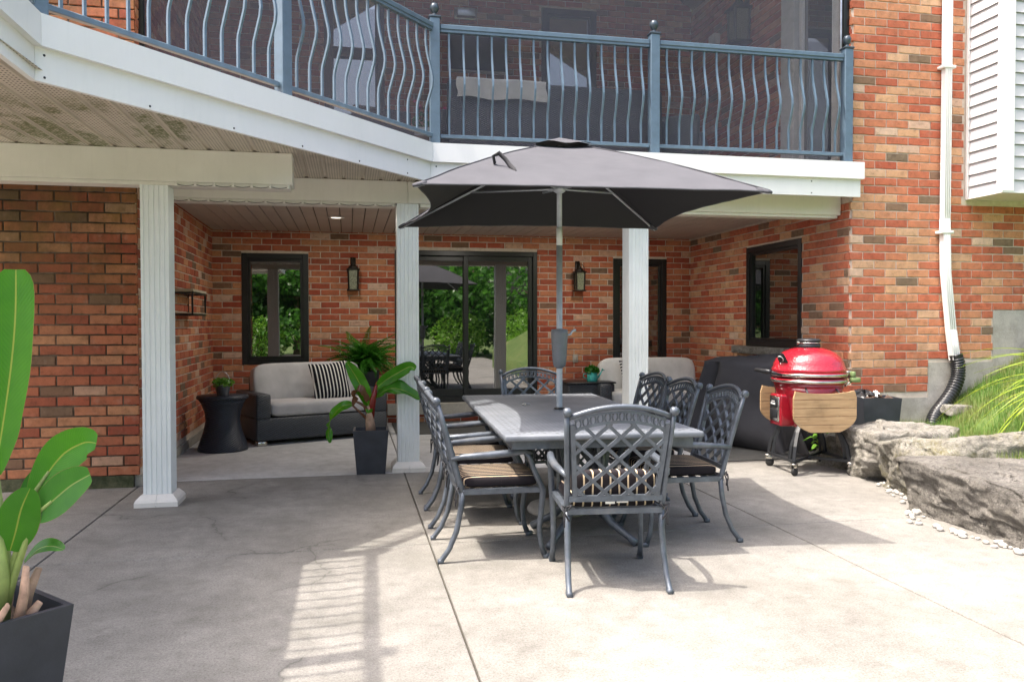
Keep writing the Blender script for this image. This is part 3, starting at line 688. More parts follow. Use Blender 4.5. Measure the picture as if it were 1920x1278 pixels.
def sofa(label, loc, rz, L, cush, wick, D=.80, group=None, name='wicker_loveseat'):
    s = thing(name, label, 'sofa', loc, rz, group); h = L/2
    m = MB(); m.rbox((-h, -D/2, .055), (h, D/2, .31), .02, 2); m.obj('base', wick, s)
    for q in (-1, 1):
        m = MB(); a = (min(q*h, q*(h-.17)), -D/2-.002, .30); b = (max(q*h, q*(h-.17)), D/2, .585)
        m.rbox(a, b, .025, 2); m.obj('arm', wick, s)
    m = MB(); m.rbox((-h+.16, D/2-.14, .30), (h-.16, D/2+.004, .74), .025, 2); m.obj('backrest', wick, s)
    for x in (-h+.07, h-.07):
        for y in (-D/2+.06, D/2-.06):
            m = MB(); m.rbox((x-.055, y-.05, 0), (x+.055, y+.05, .052), .006, 1); m.obj('leg', M_STEEL, s)
    w_ = h-.175
    m = MB(); m.sell((0, -.06, .40), (w_, D/2-.075, .088), .16, 20); m.obj('seat_cushion', cush, s)
    m = MB(); m.sell((0, 0, 0), (w_+.05, .10, .235), .2, 20, T(0, D/2-.235, .665) @ RX(R(-12))); m.obj('back_cushion', cush, s)
    def loop(hx, hy, e): return [(hx*math.copysign(abs(math.cos(a))**e, math.cos(a)), hy*math.copysign(abs(math.sin(a))**e, math.sin(a))) for a in [2*math.pi*k/72 for k in range(72)]]
    for zz, kk in ((.455, .965), (.35, .965)):
        m = MB(); m.tube([(x, y-.06, zz) for x, y in loop(w_*kk, (D/2-.075)*kk, .16)], .006, 5, closed=True); m.obj('piping', cush, s)
    Mq = T(0, D/2-.235, .665) @ RX(R(-12))
    m = MB(); m.tube([Mq @ Vector((x, -.075, z)) for x, z in loop((w_+.05)*.97, .235*.97, .3)], .006, 5, closed=True); m.obj('piping', cush, s)
    return s
c25 = R(25)
def sofpos(fl, rz, L, D): # front left corner -> centre
    ex = Vector((math.cos(rz), math.sin(rz))); ey = Vector((-math.sin(rz), math.cos(rz))); p = Vector(fl)+ex*L/2+ey*D/2; return (p.x, p.y, 0)
sofa('wicker loveseat with grey cushions by the hourglass side table', sofpos((-1.03, 9.40), R(24), 1.62, .8), R(24), 1.62, M_GREY, M_WICK)
sofa('wicker loveseat with pale cushions in the corner behind the chairs', (4.02, 10.42, 0), R(-3), 1.62, M_LGREY, M_WICK)
def pillow(label, mat, loc, rot, s=.23, name='throw_pillow'):
    m = MB()
    def fn(u, v):
        x = (u-.5)*2; y = (v-.5)*2; t = (1-abs(x)**2.6)*(1-abs(y)**2.6); pin = 1-.10*(1-abs(x))*abs(y)**3-.0; pin2 = 1-.10*(1-abs(y))*abs(x)**3
        return (s*x*pin2, t**.6*.075, s*y*pin)
    m.grid(fn, 18, 18); m.grid(lambda u, v: (fn(u, v)[0], -fn(u, v)[1], fn(u, v)[2]), 18, 18)
    o = m.obj(name, mat, None, loc, rot); tag(o, label, 'pillow')
    return o
pillow('black and white striped square pillow on the grey loveseat', M_PILLOW, (-.235, 10.02, .69), (R(-20), R(-4), R(20)), .235)
pillow('black and white striped pillow on the pale loveseat behind a column', M_PILLOWH, (3.78, 10.35, .66), (R(-22), R(4), R(8)), .22)

# hourglass side table
st = thing('side_table', 'round hourglass wicker side table beside the grey loveseat', 'side table', (-1.37, 9.27, 0))
pr = [(.262, 0), (.265, .02), (.24, .10), (.20, .22), (.178, .33), (.188, .42), (.222, .51), (.255, .565)]
MB().lathe(pr, 40).obj('body', M_WICKB, st); MB().lathe([(.20, .56), (.268, .565), (.272, .58), (.266, .60), (.05, .602), (0, .602)], 40).obj('top', M_WICKB, st)
pl = thing('herb_bucket', 'small tin bucket of bright green herbs on the hourglass table', 'potted plant', (-1.36, 9.22, .603))
MB().lathe([(0, .002), (.06, 0), (.083, .115), (.088, .12), (.08, .118), (.055, .09), (0, .09)], 24).obj('bucket', M_SILVER, pl)
MB().tube([(.083*math.cos(a), 0, .10+.155*math.sin(a)) for a in [math.pi*i/16 for i in range(17)]], .004, 6).obj('handle', M_SILVER, pl)
def leafcloud(mb, n, c, rad, ls, rd, zmin=None, up=.3):
    for _ in range(n):
        while True:
            p = Vector((rd.uniform(-1, 1), rd.uniform(-1, 1), rd.uniform(-1, 1)))
            if .35 < p.length < 1: break
        q = Vector((p.x*rad[0]+c[0], p.y*rad[1]+c[1], p.z*rad[2]+c[2]))
        if zmin is not None and q.z < zmin: continue
        a = Vector((rd.gauss(0, 1), rd.gauss(0, 1), rd.gauss(0, 1)+up)).normalized(); b = a.cross(Vector((rd.gauss(0, 1), rd.gauss(0, 1), rd.gauss(0, 1)))).normalized(); s = ls*rd.uniform(.6, 1.3)
        e = a*s; f_ = b*s*.38; nn = a.cross(b)*s*.12
        mb.add([q-e*.5, q+f_+nn, q+e*.5, q-f_+nn], [(0, 1, 2), (0, 2, 3)])
rd = random.Random(3); m = MB(); leafcloud(m, 420, (0, 0, .135), (.115, .115, .055), .035, rd, .09); stuff(m.obj('foliage', M_HERB, pl))

# wicker box + watering can
bx_ = thing('wicker_box', 'dark wicker storage box under the teal watering can', 'box', (3.12, 10.45, 0))
m = MB(); m.rbox((-.32, -.26, .03), (.32, .26, .58), .02, 2); m.obj('body', M_WICK, bx_); m = MB(); m.rbox((-.335, -.275, .582), (.335, .275, .605), .008, 2); m.obj('lid', M_BLACK, bx_)
wc = thing('watering_can', 'small teal watering can planted with greenery on the wicker box', 'watering can', (3.17, 10.33, .606))
MB().lathe([(0, 0), (.066, 0), (.072, .006), (.07, .12), (.06, .122), (0, .105)], 24).obj('body', M_TEAL, wc)
MB().tube([(.06, 0, .03), (.10, 0, .08), (.14, 0, .15)], [.014, .011, .009], 10).lathe([(0, .0), (.03, .01), (.03, .014), (0, .016)], 12, T(.14, 0, .148) @ RY(R(35))).obj('spout', M_TEAL, wc)
MB().tube([(-.068, 0, .10), (-.12, 0, .10), (-.125, 0, .06), (-.07, 0, .03)], .007, 8).obj('handle', M_TEAL, wc)
m = MB(); leafcloud(m, 260, (0, 0, .15), (.10, .09, .06), .05, rd, .1); stuff(m.obj('foliage', M_FERN, wc))

# wall shelf
ws = thing('wire_shelf', 'black wire wall shelf with a pale wooden top', 'shelf', (XL-.0, 8.84, 0))
x1, y1, zt, zb = .195, .755, 1.715, 1.478; m = MB()
for (x, y) in ((.012, 0), (x1, 0), (.012, y1), (x1, y1)): m.tube([(x, y, zb), (x, y, zt)], .009, 4, sq=True)
for z in (zb, zt-.012):
    m.tube([(.012, 0, z), (x1, 0, z), (x1, y1, z), (.012, y1, z)], .009, 4, sq=True, closed=True)
m.obj('frame', M_BLACK, ws)
m = MB(); m.rbox((.004, -.012, zt), (x1+.012, y1+.012, zt+.028), .004, 1, smooth=False); m.obj('top_board', M_SHELFW, ws)
m = MB(); m.rbox((.004, -.008, zb+.011), (x1+.008, y1+.008, zb+.022), .003, 1, smooth=False); m.obj('bottom_board', M_SHELFW, ws)
# wall lanterns
def lantern(label, x, z, y=YB-.012, rz=0, s=1, hook=False):
    o = thing('wall_lantern', label, 'lantern', (x, y, z), rz, 'bronze wall lanterns')
    MB().rbox((-.035*s, -.012, -.05*s), (.035*s, 0, .17*s), .004, 1).tube([(0, -.01, .13*s), (0, -.06, .165*s), (0, -.11, .15*s), (0, -.12, .11*s)], .009*s, 8).obj('bracket', M_LANTERN, o)
    m = MB(); c = (0, -.12)
    for sx in (-1, 1):
        for sy in (-1, 1): m.tube([(sx*.056*s, c[1]+sy*.056*s, -.25*s), (sx*.064*s, c[1]+sy*.064*s, .0)], .008*s, 4, sq=True)
    m.rbox((-.082*s, c[1]-.082*s, -.27*s), (.082*s, c[1]+.082*s, -.25*s), .004, 1); m.rbox((-.085*s, c[1]-.085*s, .0), (.085*s, c[1]+.085*s, .016*s), .004, 1)
    m.lathe([(.075*s, .016*s), (.05*s, .05*s), (.025*s, .075*s), (.03*s, .085*s), (.012*s, .10*s), (.01*s, .13*s), (0, .14*s)], 12, T(0, c[1], 0)); m.obj('cage', M_LANTERN, o)
    m = MB(); m.prism([(-.055*s, c[1]-.055*s), (.055*s, c[1]-.055*s), (.055*s, c[1]+.055*s), (-.055*s, c[1]+.055*s)], -.249*s, -.001); m.obj('glass', M_LGLASS, o)
    if hook: m = MB(); m.tube([(.0, c[1], .12*s), (.05, c[1], .11*s), (.075, c[1], .05*s), (.075, c[1], .0)], .005, 6); m.obj('bail', M_LANTERN, o)
    return o
lantern('bronze wall lantern between the narrow window and the sliding door', .05, 2.11, s=1.05)
lantern('bronze wall lantern on the wall beyond the umbrella pole', 3.25, 2.11, s=1.0, hook=True)
ol = MB(); ol.rbox((-.04, -.012, -.06), (.04, 0, .06), .005, 2); ol.rbox((-.022, -.02, -.04), (.022, -.011, .04), .004, 1)
tag(ol.obj('outlet_cover', M_OUTLET, None, (3.22, YB-.012, .87)), 'beige outlet cover on the brick below the lantern', 'outlet')
M_LENS = NT('lit_lens'); M_LENS.b.inputs['Emission Color'].default_value = (1, .9, .76, 1); M_LENS.b.inputs['Emission Strength'].default_value = .45; M_LENS = M_LENS.m
for lb, x, y in (('round white ceiling light above the grey loveseat', -.15, 9.75), ('round white ceiling light near the beam over the sliding door', 1.55, 9.85), ('round white ceiling light over the wicker storage box', 3.25, 9.98)):
    o = thing('ceiling_light', lb, 'ceiling light', (x, y, 2.631), 0, 'recessed porch ceiling lights')
    MB().lathe([(.06, -.004), (.075, -.010), (.092, -.008), (.095, 0)], 28).obj('trim', M_LAMPW, o); MB().lathe([(0, -.005), (.061, -.005)], 28).obj('lens', M_LENS, o)
    ld = bpy.data.lights.new('downlight', 'AREA'); ld.shape = 'DISK'; ld.size = .12; ld.energy = 5.0; ld.color = (1, .93, .84); lo = bpy.data.objects.new('downlight', ld); COL.objects.link(lo); lo.location = (0, 0, -.014); lo.parent = o
# mats
m = MB(); m.rbox((.56, 10.03, .002), (2.1, 11.22, .014), .004, 1, smooth=False); tag(m.obj('door_mat', M_MAT), 'dark grey mat in front of the sliding door', 'mat')

# ------------------------------------------------------------------ table
tb = thing('patio_table', 'long cast metal dining table with a woven-pattern top', 'table', (1.50, 5.72, 0), R(-2.5))
m = MB(); m.rbox((-.59, -1.30, .712), (.59, 1.30, .748), .010, 2); m.obj('tabletop', M_TABLE, tb)
m = MB()
for a, b in (((-.54, -1.25), (-.50, 1.25)), ((.50, -1.25), (.54, 1.25)), ((-.5, -1.25), (.5, -1.21)), ((-.5, 1.21), (.5, 1.25))): m.box((a[0], a[1], .66), (b[0], b[1], .712))
m.obj('apron', M_CAST, tb)
def lattice_face(mb, w0, w1, z0, z1, M, n=4, r=.006):
    H = z1-z0; st = .07
    def inside(x, z): return z0 <= z <= z1 and abs(x) <= w0+(w1-w0)*(z-z0)/H
    for sg in (-1, 1):
        k = -8
        while k <= 8:
            pts = []
            for i in range(41):
                x = -.3+.6*i/40; z = (z0+z1)/2+sg*x*1.2+k*st
                if inside(x, z): pts.append((x, 0, z))
            if len(pts) > 1: mb.tube([pts[0], pts[-1]], r, 4, M=M, sq=True)
            k += 1
    for sx in (-1, 1): mb.tube([(sx*w0, 0, z0), (sx*w1, 0, z1)], .011, 4, M=M, sq=True)
    mb.tube([(-w0, 0, z0), (w0, 0, z0)], .011, 4, M=M, sq=True); mb.tube([(-w1, 0, z1), (w1, 0, z1)], .011, 4, M=M, sq=True)
for py in (-.72, .72):
    for a in range(4):
        m = MB(); lattice_face(m, .10, .17, .26, .69, T(0, py, 0) @ RZ(a*math.pi/2) @ T(0, -.135, 0) @ RX(R(-7))); m.obj('lattice_panel', M_CAST, tb)
    for sx in (-1, 1):
        for sy in (-1, 1):
            m = MB(); q = [(.12, .70), (.13, .5), (.105, .32), (.11, .22), (.19, .12), (.30, .05), (.345, .018)]
            m.tube([(sx*r_*.8, py+sy*r_*.8, z) for r_, z in q], [.024, .026, .03, .03, .026, .022, .028], 8); m.obj('leg', M_CAST, tb)
# umbrella
um = thing('patio_umbrella', 'open charcoal parasol rising through the patio table', 'umbrella', (1.51, 5.74, 0))
MB().lathe([(0, .0), (.235, 0), (.24, .02), (.22, .05), (.06, .09), (.045, .11)], 32).obj('base', M_FOUND, um)
MB().tube([(0, 0, .1), (0, 0, 1.95)], .0225, 14).obj('lower_pole', M_POLE, um)
MB().tube([(0, 0, 1.95), (.0, 0, 2.08)], .0225, 14).obj('sleeve', M_COLUMN, um)
MB().tube([(0, 0, 2.08), (0, 0, 2.66)], .0195, 14).obj('upper_pole', M_POLE, um)
MB().lathe([(.0235, 1.05), (.045, 1.07), (.052, 1.12), (.062, 1.30), (.06, 1.335), (.024, 1.34)], 20).obj('crank_case', M_POLEB, um)
MB().tube([(.05, 0, 1.29), (.085, 0, 1.30), (.10, 0, 1.325), (.125, 0, 1.33)], .009, 8).obj('crank_handle', M_POLE, um)
MB().lathe([(.02, .752), (.04, .752), (.042, .758), (.024, .765)], 20).obj('collar', M_BLACK, um)
MB().lathe([(.022, 2.33), (.045, 2.345), (.045, 2.375), (.022, 2.385)], 16).obj('hub', M_POLE, um)
UC = [Vector((.36, 4.50, 2.15)), Vector((2.42, 4.35, 2.15)), Vector((2.55, 6.5, 2.18)), Vector((.43, 7.02, 2.21))]
UO = Vector((1.51, 5.74, 0)); PK = Vector((0, 0, 2.70)); UC = [c-UO for c in UC]
def canopy_pt(i, s_, t):
    a, b = UC[i], UC[(i+1) % 4]; e = a.lerp(b, t); cen = Vector((0, 0, e.z)); k = 4*t*(1-t)
    e = e+(cen-e)*((.035, .12, .085, .15)[i]*k)+Vector((0, 0, .012*k)); p = PK.lerp(e, s_); p.z -= .05*k*s_*(1-s_)*1.2; p.z += .03*math.sin(math.pi*s_)+.006*noise.noise(Vector((p.x*5, p.y*5, i)))*s_; return p
m = MB()
for i in range(4): m.grid(lambda u, v: canopy_pt(i, .13+.87*u, v), 14, 18)
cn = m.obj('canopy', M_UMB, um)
vm = MB()
for i in range(4):
    vm.grid(lambda u, v: Vector((0, 0, 2.735)).lerp(canopy_pt(i, .2, v)+Vector((0, 0, .022+.032*math.sin(3.14159*v)+.012*math.sin(v*9))), u), 6, 10)
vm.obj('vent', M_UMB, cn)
for i in range(4):
    MB().tube([PK+Vector((0, 0, -.03)), UC[i]*1.0+Vector((0, 0, -.012))], .008, 6).obj('rib', M_POLE, um)
    e = PK.lerp(UC[i], .52)+Vector((0, 0, -.02)); MB().tube([Vector((0, 0, 2.36)), e], .0075, 6).obj('strut', M_POLE, um)
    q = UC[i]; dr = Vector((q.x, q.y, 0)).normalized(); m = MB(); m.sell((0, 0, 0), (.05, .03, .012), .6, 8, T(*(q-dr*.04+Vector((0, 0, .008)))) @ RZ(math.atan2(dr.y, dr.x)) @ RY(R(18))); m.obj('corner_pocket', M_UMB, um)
for i in range(4):
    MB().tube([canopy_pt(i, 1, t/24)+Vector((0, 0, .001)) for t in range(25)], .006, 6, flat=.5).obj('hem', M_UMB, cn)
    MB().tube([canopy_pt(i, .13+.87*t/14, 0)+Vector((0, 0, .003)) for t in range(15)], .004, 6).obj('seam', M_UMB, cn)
for i in (0, 2):
    e = PK.lerp((UC[i]+UC[(i+1) % 4])/2*.93, .5); e.z = PK.z*.5+2.16*.5-.02; MB().tube([Vector((0, 0, 2.36)), e], .0075, 6).obj('strut', M_POLE, um)
pA = canopy_pt(3, .80, .80); ss = MB()
pA = canopy_pt(0, .64, .10)+Vector((0, 0, -.02))
ss.tube([pA+Vector(q) for q in ((-.03, -.03, .01), (-.045, -.05, .055), (-.01, -.06, .07), (.03, -.07, .03), (.05, -.10, -.01), (.07, -.14, -.045), (.075, -.16, -.08))], .017, 6, flat=.35); ss.obj('strap', M_COVER, um)

# ------------------------------------------------------------------ chairs
def make_chair():
    c = thing('patio_chair', 'x', 'chair', (0, 0, 0), 0, 'cast metal lattice-back chairs round the patio table')
    def by(x, z): return -.238-.135*(z-.42)/.53-.035*(1-(x/.26)**2)*min(1, max(0, (z-.44)/.2))
    def B3(x, z): return Vector((x, by(x, z), z))
    hw = lambda z: .215+.025*(z-.47)/.45
    arc = lambda x, top: top-.05*(x/.24)**2
    for s in (-1, 1):
        m = MB(); m.tube([(s*.25, -.225, .40), (s*.252, -.24, .45), (s*.258, -.285, .62), (s*.268, -.335, .80), (s*.274, -.372, .925)], [.017, .017, .016, .015, .014], 8)
        m.lathe([(0, -.02), (.018, -.018), (.024, -.008), (.024, .008), (.018, .018), (0, .02)], 14, T(s*.274, -.378, .935) @ RY(R(90))); m.obj('upright', M_CAST, c)
        m = MB(); m.tube([(s*.25, -.225, .42), (s*.25, -.238, .30), (s*.253, -.262, .18), (s*.257, -.305, .08), (s*.26, -.348, .022), (s*.26, -.366, .012)], [.017, .017, .0165, .016, .016, .013], 8); m.tube([(s*.26, -.338, .013), (s*.26, -.372, .012)], [.019, .016], 8); m.obj('leg', M_CAST, c)
        m = MB(); m.tube([(s*.285, .135, .632), (s*.285, .165, .60), (s*.278, .185, .54), (s*.268, .225, .455), (s*.26, .248, .40), (s*.256, .238, .28), (s*.256, .226, .18), (s*.258, .236, .08), (s*.26, .258, .02)], [.014, .015, .016, .018, .02, .018, .016, .0155, .018], 8); m.tube([(s*.26, .25, .014), (s*.262, .292, .013)], [.02, .016], 8); m.obj('leg', M_CAST, c)
        m = MB(); m.tube([(s*.262, -.29, .60), (s*.282, -.22, .615), (s*.295, -.10, .622), (s*.294, .04, .63), (s*.287, .13, .642), (s*.284, .175, .628), (s*.284, .17, .606)], [.013, .017, .021, .022, .021, .018, .014], 8, upv=(0, 0, 1), flat=1.0); m.obj('arm', M_CAST, c)
    m = MB()
    for a, b in (((-.25, -.235), (.25, -.235)), ((.25, -.235), (.252, .245)), ((.252, .245), (-.252, .245)), ((-.252, .245), (-.25, -.235))): m.tube([(a[0], a[1], .405), (b[0], b[1], .405)], .015, 4, sq=True, upv=(0, 0, 1))
    for k in range(5): m.tube([(-.25, -.16+.08*k, .405), (.25, -.16+.08*k, .405)], .008, 4, sq=True)
    m.obj('seat_frame', M_CAST, c)
    # back panel
    n = 16
    m = MB(); m.tube([B3(-.262+.524*i/n, arc(-.262+.524*i/n, .965)) for i in range(n+1)], [.014]*(n+1), 8); m.obj('top_rail', M_CAST, c)
    m = MB()
    def bar(pts, r=.009, fl=.55): m.tube(pts, r, 4, sq=True, upv=(0, 1, 0), smooth=False)
    bar([B3(-.235+.47*i/n, arc(-.235+.47*i/n, .95)-.062) for i in range(n+1)], .008)
    bar([B3(-.235+.47*i/n, arc(-.235+.47*i/n, .95)-.012) for i in range(n+1)], .006)
    for s in (-1, 1): bar([B3(s*(.215+.03*i/8), .47+.40*i/8) for i in range(9)], .012)
    bar([B3(-.245+.49*i/8, .475) for i in range(9)], .015)
    for k in range(13):
        x = -.216+.036*k; zc = arc(x, .95)-.036
        m.tube([B3(x+.013*math.cos(a), zc+.023*math.sin(a)) for a in [2*math.pi*j/12 for j in range(12)]], .0048, 5, closed=True)
    zt = lambda x: arc(x, .95)-.062
    for sg in (-1, 1):
        for k in range(-7, 8):
            pts = []
            for i in range(61):
                x = -.245+.49*i/60; z = .69+sg*x*.92+k*.118
                if abs(x) <= hw(z)+.004 and .475 <= z <= zt(x): pts.append(B3(x, z))
            if len(pts) > 2: bar([pts[0], *pts[4:-3:6], pts[-1]], .0085)
    m.obj('lattice_back', M_CAST, c)
    m = MB(); m.sell((0, .005, .452), (.235, .232, .036), .22, 18); o = m.obj('seat_cushion', M_STRIPE, c)
    for s in (-1, 1):
        m = MB(); x = s*.235; m.tube([(x*.95, -.2, .44), (s*.262, -.25, .43), (s*.27, -.262, .40), (s*.272, -.27, .33)], .005, 5); m.tube([(s*.262, -.25, .43), (s*.285, -.26, .44), (s*.275, -.268, .41), (s*.245, -.27, .36)], .005, 5); m.tube([(s*.255, -.25, .43), (s*.235, -.275, .445), (s*.25, -.27, .42)], .005, 5)
        m.obj('tie', M_COVER, o)
    return c
ch = make_chair()
CH_G = [((1.375, 4.235, 0), R(-6), 'lattice-back chair at the near end of the table, its back to the camera'),
 ((1.62, 6.87, 0), R(179), 'lattice-back chair at the far end of the table, facing the camera'),
 ((.865, 4.86, 0), R(-91), 'chair nearest the camera in the row on the potted banana side'),
 ((.89, 5.66, 0), R(-92), 'middle chair in the row on the potted banana side of the table'),
 ((.91, 6.27, 0), R(-90), 'chair nearest the sliding door in the row on the potted banana side'),
 ((2.06, 4.95, 0), R(88), 'chair nearest the camera in the row on the red grill side'),
 ((2.06, 5.63, 0), R(90), 'middle chair in the row on the red grill side of the table'),
 ((2.10, 6.30, 0), R(92), 'chair farthest from the camera in the row on the red grill side')]
for i, (l, a, lb) in enumerate(CH_G):
    if i == 0: ch.location = l; ch.rotation_euler = (0, 0, a); ch['label'] = lb
    else: dup(ch, l, a, lb)
m = MB(); m.sell((0, 0, 0), (.225, .05, .07), .35, 16); sp = m.obj('seat_cushion', M_STRIPE, ch, (0, -.19, .54)); sp['label'] = 'second folded striped cushion'
m = MB(); m.box((-.05, -.2725, .44), (.0, -.2705, .455)); m.box((.01, -.2725, .445), (.07, -.2705, .46)); m.box((-.03, -.248, .505), (.02, -.246, .52)); m.obj('care_tag', M_PRINT, sp, (0, .19+.035, -.54))
m = MB(); m.tube([(0, 0, 0), (.02, .01, .012), (.045, 0, .008), (.06, -.01, .002)], .006, 6); m.tube([(.01, -.02, 0), (.04, .02, .004)], .005, 6)
tag(m.obj('umbrella_clip', M_STEEL, None, (1.30, 6.05, .754), R(20)), 'small metal clip lying on the patio table', 'clip')

# ------------------------------------------------------------------ plants
def uvleaf(name, mat, parent, path, width, fold=.25, prof=None, nv=8, twist=0, wave=.0, seed=0):
    """leaf blade along a 3-D path: width profile, folded along the midrib"""
    rd = random.Random(seed); P = [Vector(p) for p in path]; nu = 22
    def cat(t):
        x = t*(len(P)-1); i = min(int(x), len(P)-2); f = x-i
        p0, p1, p2, p3 = P[max(i-1, 0)], P[i], P[i+1], P[min(i+2, len(P)-1)]
        return .5*((2*p1)+(p2-p0)*f+(2*p0-5*p1+4*p2-p3)*f*f+(3*p1-p0-3*p2+p3)*f**3)
    prof = prof or (lambda t: math.sin(math.pi*min(1, t*.93+.05))**.6)
    vs = []; uv = []; side0 = None
    for i in range(nu+1):
        t = i/nu; c = cat(t); tg = (cat(min(1, t+.02))-cat(max(0, t-.02))).normalized()
        if side0 is None:
            side0 = Vector(twist) if isinstance(twist, tuple) else tg.cross(Vector((0, 0, 1)))
        sd = side0-tg*side0.dot(tg); sd.normalize(); nm = sd.cross(tg)
        if nm.dot(Vector((0, -.5, 1))) < 0: nm = -nm
        ww = width*prof(t)
        for j in range(nv+1):
            a = (j/nv-.5)*2; off = abs(a)*fold*ww+wave*math.sin(t*17+a*2+seed)*abs(a)*ww
            vs.append(c+sd*a*ww*.97+nm*off); uv.append((j/nv, t))
    fs = [(i*(nv+1)+j, (i+1)*(nv+1)+j, (i+1)*(nv+1)+j+1, i*(nv+1)+j+1) for i in range(nu) for j in range(nv)]
    mb = MB(); mb.add(vs, fs, True); me = mb.mesh(name, mat); ul = me.uv_layers.new(name='UVMap')
    for lp in me.loops: ul.data[lp.index].uv = uv[lp.vertex_index]
    return link(name, me, parent)
def planter(parent, wt, wb, h, rz=0):
    m = MB(); th = .02; q = 1.4142; a0 = math.pi/4
    m.lathe([(wb*q, .0), (wt*q, h), ((wt-th)*q, h), ((wt-th)*q*.93, h-.10)], 4, RZ(a0+rz), False); m.obj('pot', M_PLASTIC, parent)
    m = MB(); m.grid(lambda u, v: ((u-.5)*2*(wt-th)*.98, (v-.5)*2*(wt-th)*.98, h-.07+.02*noise.noise(Vector((u*9, v*9, 1)))), 12, 12, M=RZ(rz)); m.obj('soil', M_SOIL, parent)
# potted banana
bn = thing('potted_banana', 'young banana plant with a red stem in a charcoal square pot', 'potted plant', (.188, 7.60, 0))
planter(bn, .161, .129, .405, R(-2))
m = MB(); m.tube([(0, 0, .36), (-.01, -.01, .48), (.0, 0, .62)], [.05, .042, .03], 12); m.obj('stem', M_HUSK, bn)
m = MB(); m.tube([(.0, -.02, .50), (.02, -.02, .68), (.06, -.02, .84)], [.03, .03, .012], 10, flat=.6); m.obj('stem', M_LEAFR, bn)
m = MB(); m.tube([(.0, 0, .5), (-.06, -.01, .62), (-.13, -.02, .66)], [.022, .016, .010], 8); m.tube([(0, .01, .46), (-.10, 0, .56), (-.18, -.02, .64)], [.018, .012, .008], 8); m.obj('stem', M_LEAFB, bn)
uvleaf('leaf', M_LEAF, bn, [(-.02, 0, .62), (-.07, -.02, .76), (-.14, -.03, .90), (-.22, -.06, 1.03)], .072, .35, twist=(1, .2, .35), seed=1, wave=.1)
uvleaf('leaf', M_LEAF, bn, [(.05, -.02, .78), (.14, -.06, .86), (.25, -.12, .93), (.35, -.17, .985), (.40, -.19, .96)], .062, .4, twist=(-.6, .3, .8), seed=2, wave=.12)
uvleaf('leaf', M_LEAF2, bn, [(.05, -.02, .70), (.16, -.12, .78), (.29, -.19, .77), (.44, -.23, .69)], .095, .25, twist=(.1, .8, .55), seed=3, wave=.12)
uvleaf('leaf', M_LEAF, bn, [(-.17, -.03, .64), (-.26, -.05, .62), (-.34, -.08, .54), (-.385, -.10, .42), (-.37, -.12, .30)], .06, .2, twist=(.3, .5, .7), seed=4, wave=.15)
uvleaf('leaf', M_LEAFB, bn, [(-.03, -.03, .66), (-.08, -.06, .75), (-.14, -.08, .74), (-.17, -.09, .62)], .06, .3, twist=(.4, .6, .3), seed=5, wave=.2)
uvleaf('leaf', M_LEAF, bn, [(0, -.06, .56), (-.02, -.09, .59), (-.03, -.12, .56)], .03, .3, twist=(1, 0, 0), seed=6)
# tall potted plant in the foreground
bp_ = thing('potted_bird_of_paradise', 'tall broad-leaved plant in a large charcoal square pot, nearest the camera', 'potted plant', (-1.105, 2.69, 0))
planter(bp_, .19, .135, .52, R(43))
m = MB()
for i, (x, y, x2, z2, r_) in enumerate(((.0, 0, .03, 1.02, .035), (.04, .02, .06, .92, .028), (-.05, -.02, -.06, .95, .034), (.06, -.04, .09, .80, .024))):
    m = MB(); m.tube([(x, y, .44), (x+.02, y, .62), (x2-.02, y, z2)], [r_*1.25, r_, r_*.5], 10); m.obj('stem', M_STALK, bp_)
for i in range(9):
    a = i*.75; x, y = .035+.085*math.cos(a), -.02+.085*math.sin(a); h = (.10, .18, .13, .22, .09)[i % 5]
    m = MB(); m.tube([(x, y, .44), (x*1.25, y*1.3, .44+h*.6), (x*1.5+.02*math.sin(i*3), y*1.5, .44+h)], [.02, .017, .011], 6, flat=.5); m.obj('husk', M_HUSK, bp_)
uvleaf('leaf', M_LEAF, bp_, [(.05, 0, .93), (.072, 0, 1.06), (.098, 0, 1.24), (.113, 0, 1.40), (.117, 0, 1.545)], .074, .16, twist=(1, -.35, 0), prof=lambda t: min(1, .35+t*2.6)*(1 if t < .88 else max(.55, 1-((t-.88)/.12)**2*.45))-.05*math.sin(t*8), seed=7, wave=.02)
uvleaf('leaf', M_LEAF, bp_, [(.155, -.0, .86), (.20, 0, .93), (.245, .0, .985), (.30, 0, 1.015), (.335, .0, 1.012)], .062, .12, twist=(-.55, .15, .75), seed=8, prof=lambda t: math.sin(math.pi*min(1, t*.86+.07))**.75)
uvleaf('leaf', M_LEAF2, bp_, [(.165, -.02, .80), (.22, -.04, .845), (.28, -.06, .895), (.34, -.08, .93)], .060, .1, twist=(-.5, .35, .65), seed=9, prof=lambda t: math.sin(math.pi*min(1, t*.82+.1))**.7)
uvleaf('leaf', M_LEAF, bp_, [(.10, -.03, .70), (.12, -.04, .76), (.14, -.05, .83), (.165, -.05, .89)], .06, .1, twist=(1, .3, -.3), seed=10)
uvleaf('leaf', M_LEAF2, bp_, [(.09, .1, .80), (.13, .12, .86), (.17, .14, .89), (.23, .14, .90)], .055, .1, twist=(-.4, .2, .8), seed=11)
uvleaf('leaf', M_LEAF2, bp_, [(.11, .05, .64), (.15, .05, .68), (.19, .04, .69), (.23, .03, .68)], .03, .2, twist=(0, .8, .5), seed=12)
for q in ([(.06, -.02, .46), (.10, -.02, .64), (.155, .0, .86), (.20, 0, .93)], [(.07, -.03, .46), (.11, -.03, .62), (.165, -.02, .80), (.22, -.04, .845)]):
    m = MB(); m.tube(q, [.013, .011, .008, .005], 8); m.obj('stem', M_STALK, bp_)
